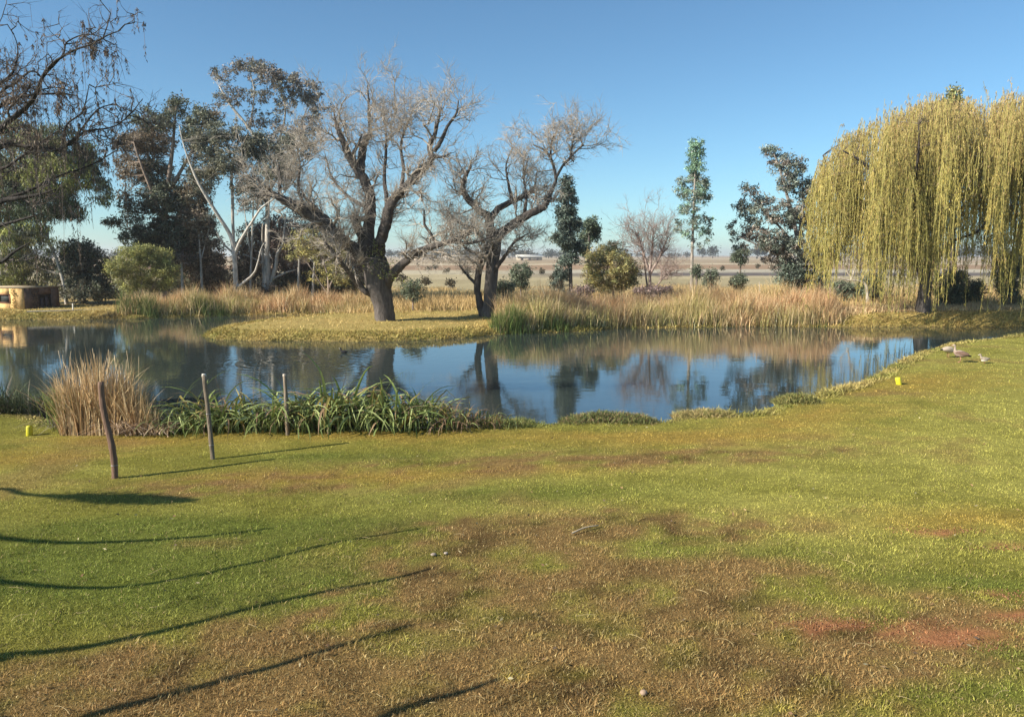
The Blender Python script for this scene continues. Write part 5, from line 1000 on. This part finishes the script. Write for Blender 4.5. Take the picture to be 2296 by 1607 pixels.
# ---------------------------------------------------------------- far farmland: sheds, scattered bushes, horizon trees
def shed(px, py, Yd, w, h, roofc, wallc, lab):
    z0 = H1(*at(px, py, Yd)[:2]); c = at(px, py, Yd); o = A([c[0], c[1], z0]); root = empty('farm_shed', o, lab, 'shed', 'pale farm sheds on the horizon'); ux, uy = A([1., .05, 0]), A([-.05, 1., 0]); d = w * .35
    b = MB(); box(b, o, ux, uy, -w / 2, w / 2, 0, d, -.3, h, wallc); b.build('wall', M_WALL, root); b = MB()
    V = [o + ux * x + uy * y + A([0, 0, z]) for x, y, z in ((-w / 2 - .4, -.5, h), (w / 2 + .4, -.5, h), (w / 2 + .4, d / 2, h + d * .25), (-w / 2 - .4, d / 2, h + d * .25), (-w / 2 - .4, d + .5, h), (w / 2 + .4, d + .5, h))]
    b.add(V, [[0, 1, 2, 3], [3, 2, 5, 4]], [[0, 3, 4], [1, 5, 2]], roofc); b.build('roof', M_PLAIN, root)
    for k in range(3):
        x = -w * .3 + k * w * .3; b = MB(); box(b, o, ux, uy, x - w * .05, x + w * .05, -.05, -.002, .2, h * .7, (.12, .1, .09)); b.build('door', M_PLAIN, root)
shed(1030, 586, 430, 8, 2.2, (.6, .57, .5), (.45, .38, .3), 'low white-roofed shed between the two bare willows')
shed(1008, 584, 460, 5, 3, (.7, .66, .6), (.5, .45, .4), 'small pale shed left of the low white-roofed shed')
shed(1187, 586, 400, 13, 1.9, (.6, .57, .5), (.42, .36, .28), 'long white-roofed shed right of the smaller bare willow')
shed(950, 586, 470, 12, 2.4, (.7, .65, .55), (.6, .5, .4), 'long pale shed seen under the low willow limb')
def far_crown(b, px, top, w, Yd, col):
    g = at(px, 580, Yd); gz = H1(g[0], g[1]); hgt = CAM_H + (HORIZON - top) * m_per_px(Yd) - gz; wm = w * m_per_px(Yd)
    nc = 30; c = rvec(nc) * rng.uniform(.3, 1, (nc, 1)) * A([wm * .5, wm * .4, hgt * .38]) + A([g[0], g[1], gz + hgt * .58]); k = 9; sz = max(hgt * .11, .12)
    leaves(b, np.repeat(c, k, 0) + rng.normal(size=(nc * k, 3)) * sz * .9, rvec(nc * k), sz * 1.7, sz * 1.0, np.repeat(A(col) * np.exp(.2 * rng.normal(size=(nc, 1))), k, 0), .2); return g, gz, hgt
def wood(pxs, top, amp, w, Y0, Y1, lab):
    b = MB(); bt = MB()
    for px in pxs:
        px = px + rng.normal() * 5; Yd = rng.uniform(Y0, Y1); g, gz, hgt = far_crown(b, px, top - amp * rng.uniform(), rng.uniform(*w), Yd, (.05, .06, .045))
        tubes(b, A([[g[0], g[1], gz - .2], [g[0], g[1], gz + hgt * .6]]), [hgt * .03, hgt * .02], 4, (.1, .09, .08), cap=False)
    tag(b.build('distant_wood', M_LEAF), lab, 'wood', kind='stuff')
wood(np.arange(868, 1270, 12), 566, 9, (22, 36), 520, 720, 'blue-grey wood on the horizon behind the two bare willows')
wood(np.arange(1280, 1560, 15), 568, 4, (16, 28), 800, 1000, 'low blue-grey line of trees on the horizon left of the slender gum')
wood(np.arange(1900, 2340, 16), 558, 8, (22, 36), 500, 700, 'blue-grey wood on the horizon seen through the willow curtains')
wood(np.arange(-40, 440, 30), 562, 8, (30, 40), 300, 400, 'distant trees on the horizon glimpsed between the left gums')
for (px, top, w, Yd, lab) in [(1598, 552, 30, 640, 'rounded distant tree just right of the slender gum trunk'), (1574, 556, 20, 660, 'small distant tree touching the slender gum trunk on its right'), (1652, 556, 16, 600, 'lone round distant tree farthest left of the horizon pair'), (1675, 556, 18, 600, 'lone round distant tree, right one of the horizon pair'),
        (1698, 550, 22, 560, 'first tree of the distant row left of the spreading gum'), (1715, 545, 26, 560, 'tallest tree of the distant row left of the spreading gum'), (1737, 548, 24, 560, 'distant tree right of the tallest one in the row'), (1762, 552, 26, 560, 'distant tree half hidden by the spreading gum')]:
    g = at(px, 580, Yd); root = empty('distant_tree', (g[0], g[1], H1(g[0], g[1])), lab, 'tree', 'lone trees on the horizon'); b = MB(); g, gz, hgt = far_crown(b, px, top, w, Yd, (.05, .06, .045)); b2 = MB()
    tubes(b2, A([[g[0], g[1], gz - .2], [g[0], g[1], gz + hgt * .5]]), [hgt * .03, hgt * .02], 6, (.12, .1, .09)); b2.build('trunk', M_BARK, root); tag(b.build('crown', M_LEAF, root), kind='stuff')
ORD = ['first', 'second', 'third', 'fourth', 'fifth', 'sixth', 'seventh', 'eighth', 'ninth', 'tenth', 'eleventh', 'twelfth', 'thirteenth', 'fourteenth', 'fifteenth', 'sixteenth', 'seventeenth']
for k, (px, top, w, Yd) in enumerate(sorted([(975, 592, 16, 150), (960, 596, 14, 140), (1000, 600, 22, 120), (1045, 602, 18, 115), (1560, 600, 12, 105), (1640, 578, 9, 260), (1655, 582, 8, 240), (1620, 596, 12, 130), (1700, 590, 10, 150), (1730, 592, 9, 140), (900, 612, 30, 75), (955, 618, 24, 70), (1010, 622, 26, 66), (1215, 600, 14, 110), (1240, 612, 16, 84), (2080, 600, 16, 110), (2160, 604, 18, 100)])):
    where = 'between the two bare willows' if px < 1060 else 'right of the smaller bare willow' if px < 1300 else 'near the slender gum' if px < 1680 else 'left of the spreading gum' if px < 1800 else 'under the yellow willow'
    g = at(px, 580, Yd); root = empty('field_bush', (g[0], g[1], H1(g[0], g[1])), ORD[k] + ' brown field bush from the left, ' + where, 'bush', 'bushes scattered in the far field'); b = MB(); g, gz, hgt = far_crown(b, px, top, w, Yd, (.12, .10, .06)); b2 = MB()
    tubes(b2, A([[g[0], g[1], gz - .2], [g[0], g[1], gz + hgt * .5]]), [hgt * .03, hgt * .02], 6, (.12, .1, .09)); b2.build('stem', M_BARK, root); tag(b.build('crown', M_LEAF, root), kind='stuff')

# ---------------------------------------------------------------- air
def haze_box():
    m = bpy.data.materials.new('haze'); m.use_nodes = True; N, L = m.node_tree.nodes, m.node_tree.links; N.clear()
    out = N.new('ShaderNodeOutputMaterial'); v = N.new('ShaderNodeVolumePrincipled'); v.inputs['Color'].default_value = (.985, .97, 1, 1); v.inputs['Density'].default_value = 0.00036; v.inputs['Anisotropy'].default_value = 0.2
    L.new(v.outputs[0], out.inputs['Volume']); b = MB(); x0, x1, y0, y1, z0, z1 = -2700, 2800, -160, 3950, -2.5, 26.0
    V = [(x, y, z) for z in (z0, z1) for x, y in ((x0, y0), (x1, y0), (x1, y1), (x0, y1))]; b.add(V, [[0, 3, 2, 1], [4, 5, 6, 7], [0, 1, 5, 4], [1, 2, 6, 5], [2, 3, 7, 6], [3, 0, 4, 7]], None, (1, 1, 1))
    o = b.build('haze', m); tag(o, 'thin bluish haze over the farmland', kind='stuff')
HAZE = True
if HAZE: haze_box()
print('TRIANGLES', TRIS[0], 'OBJECTS', len(bpy.data.objects))
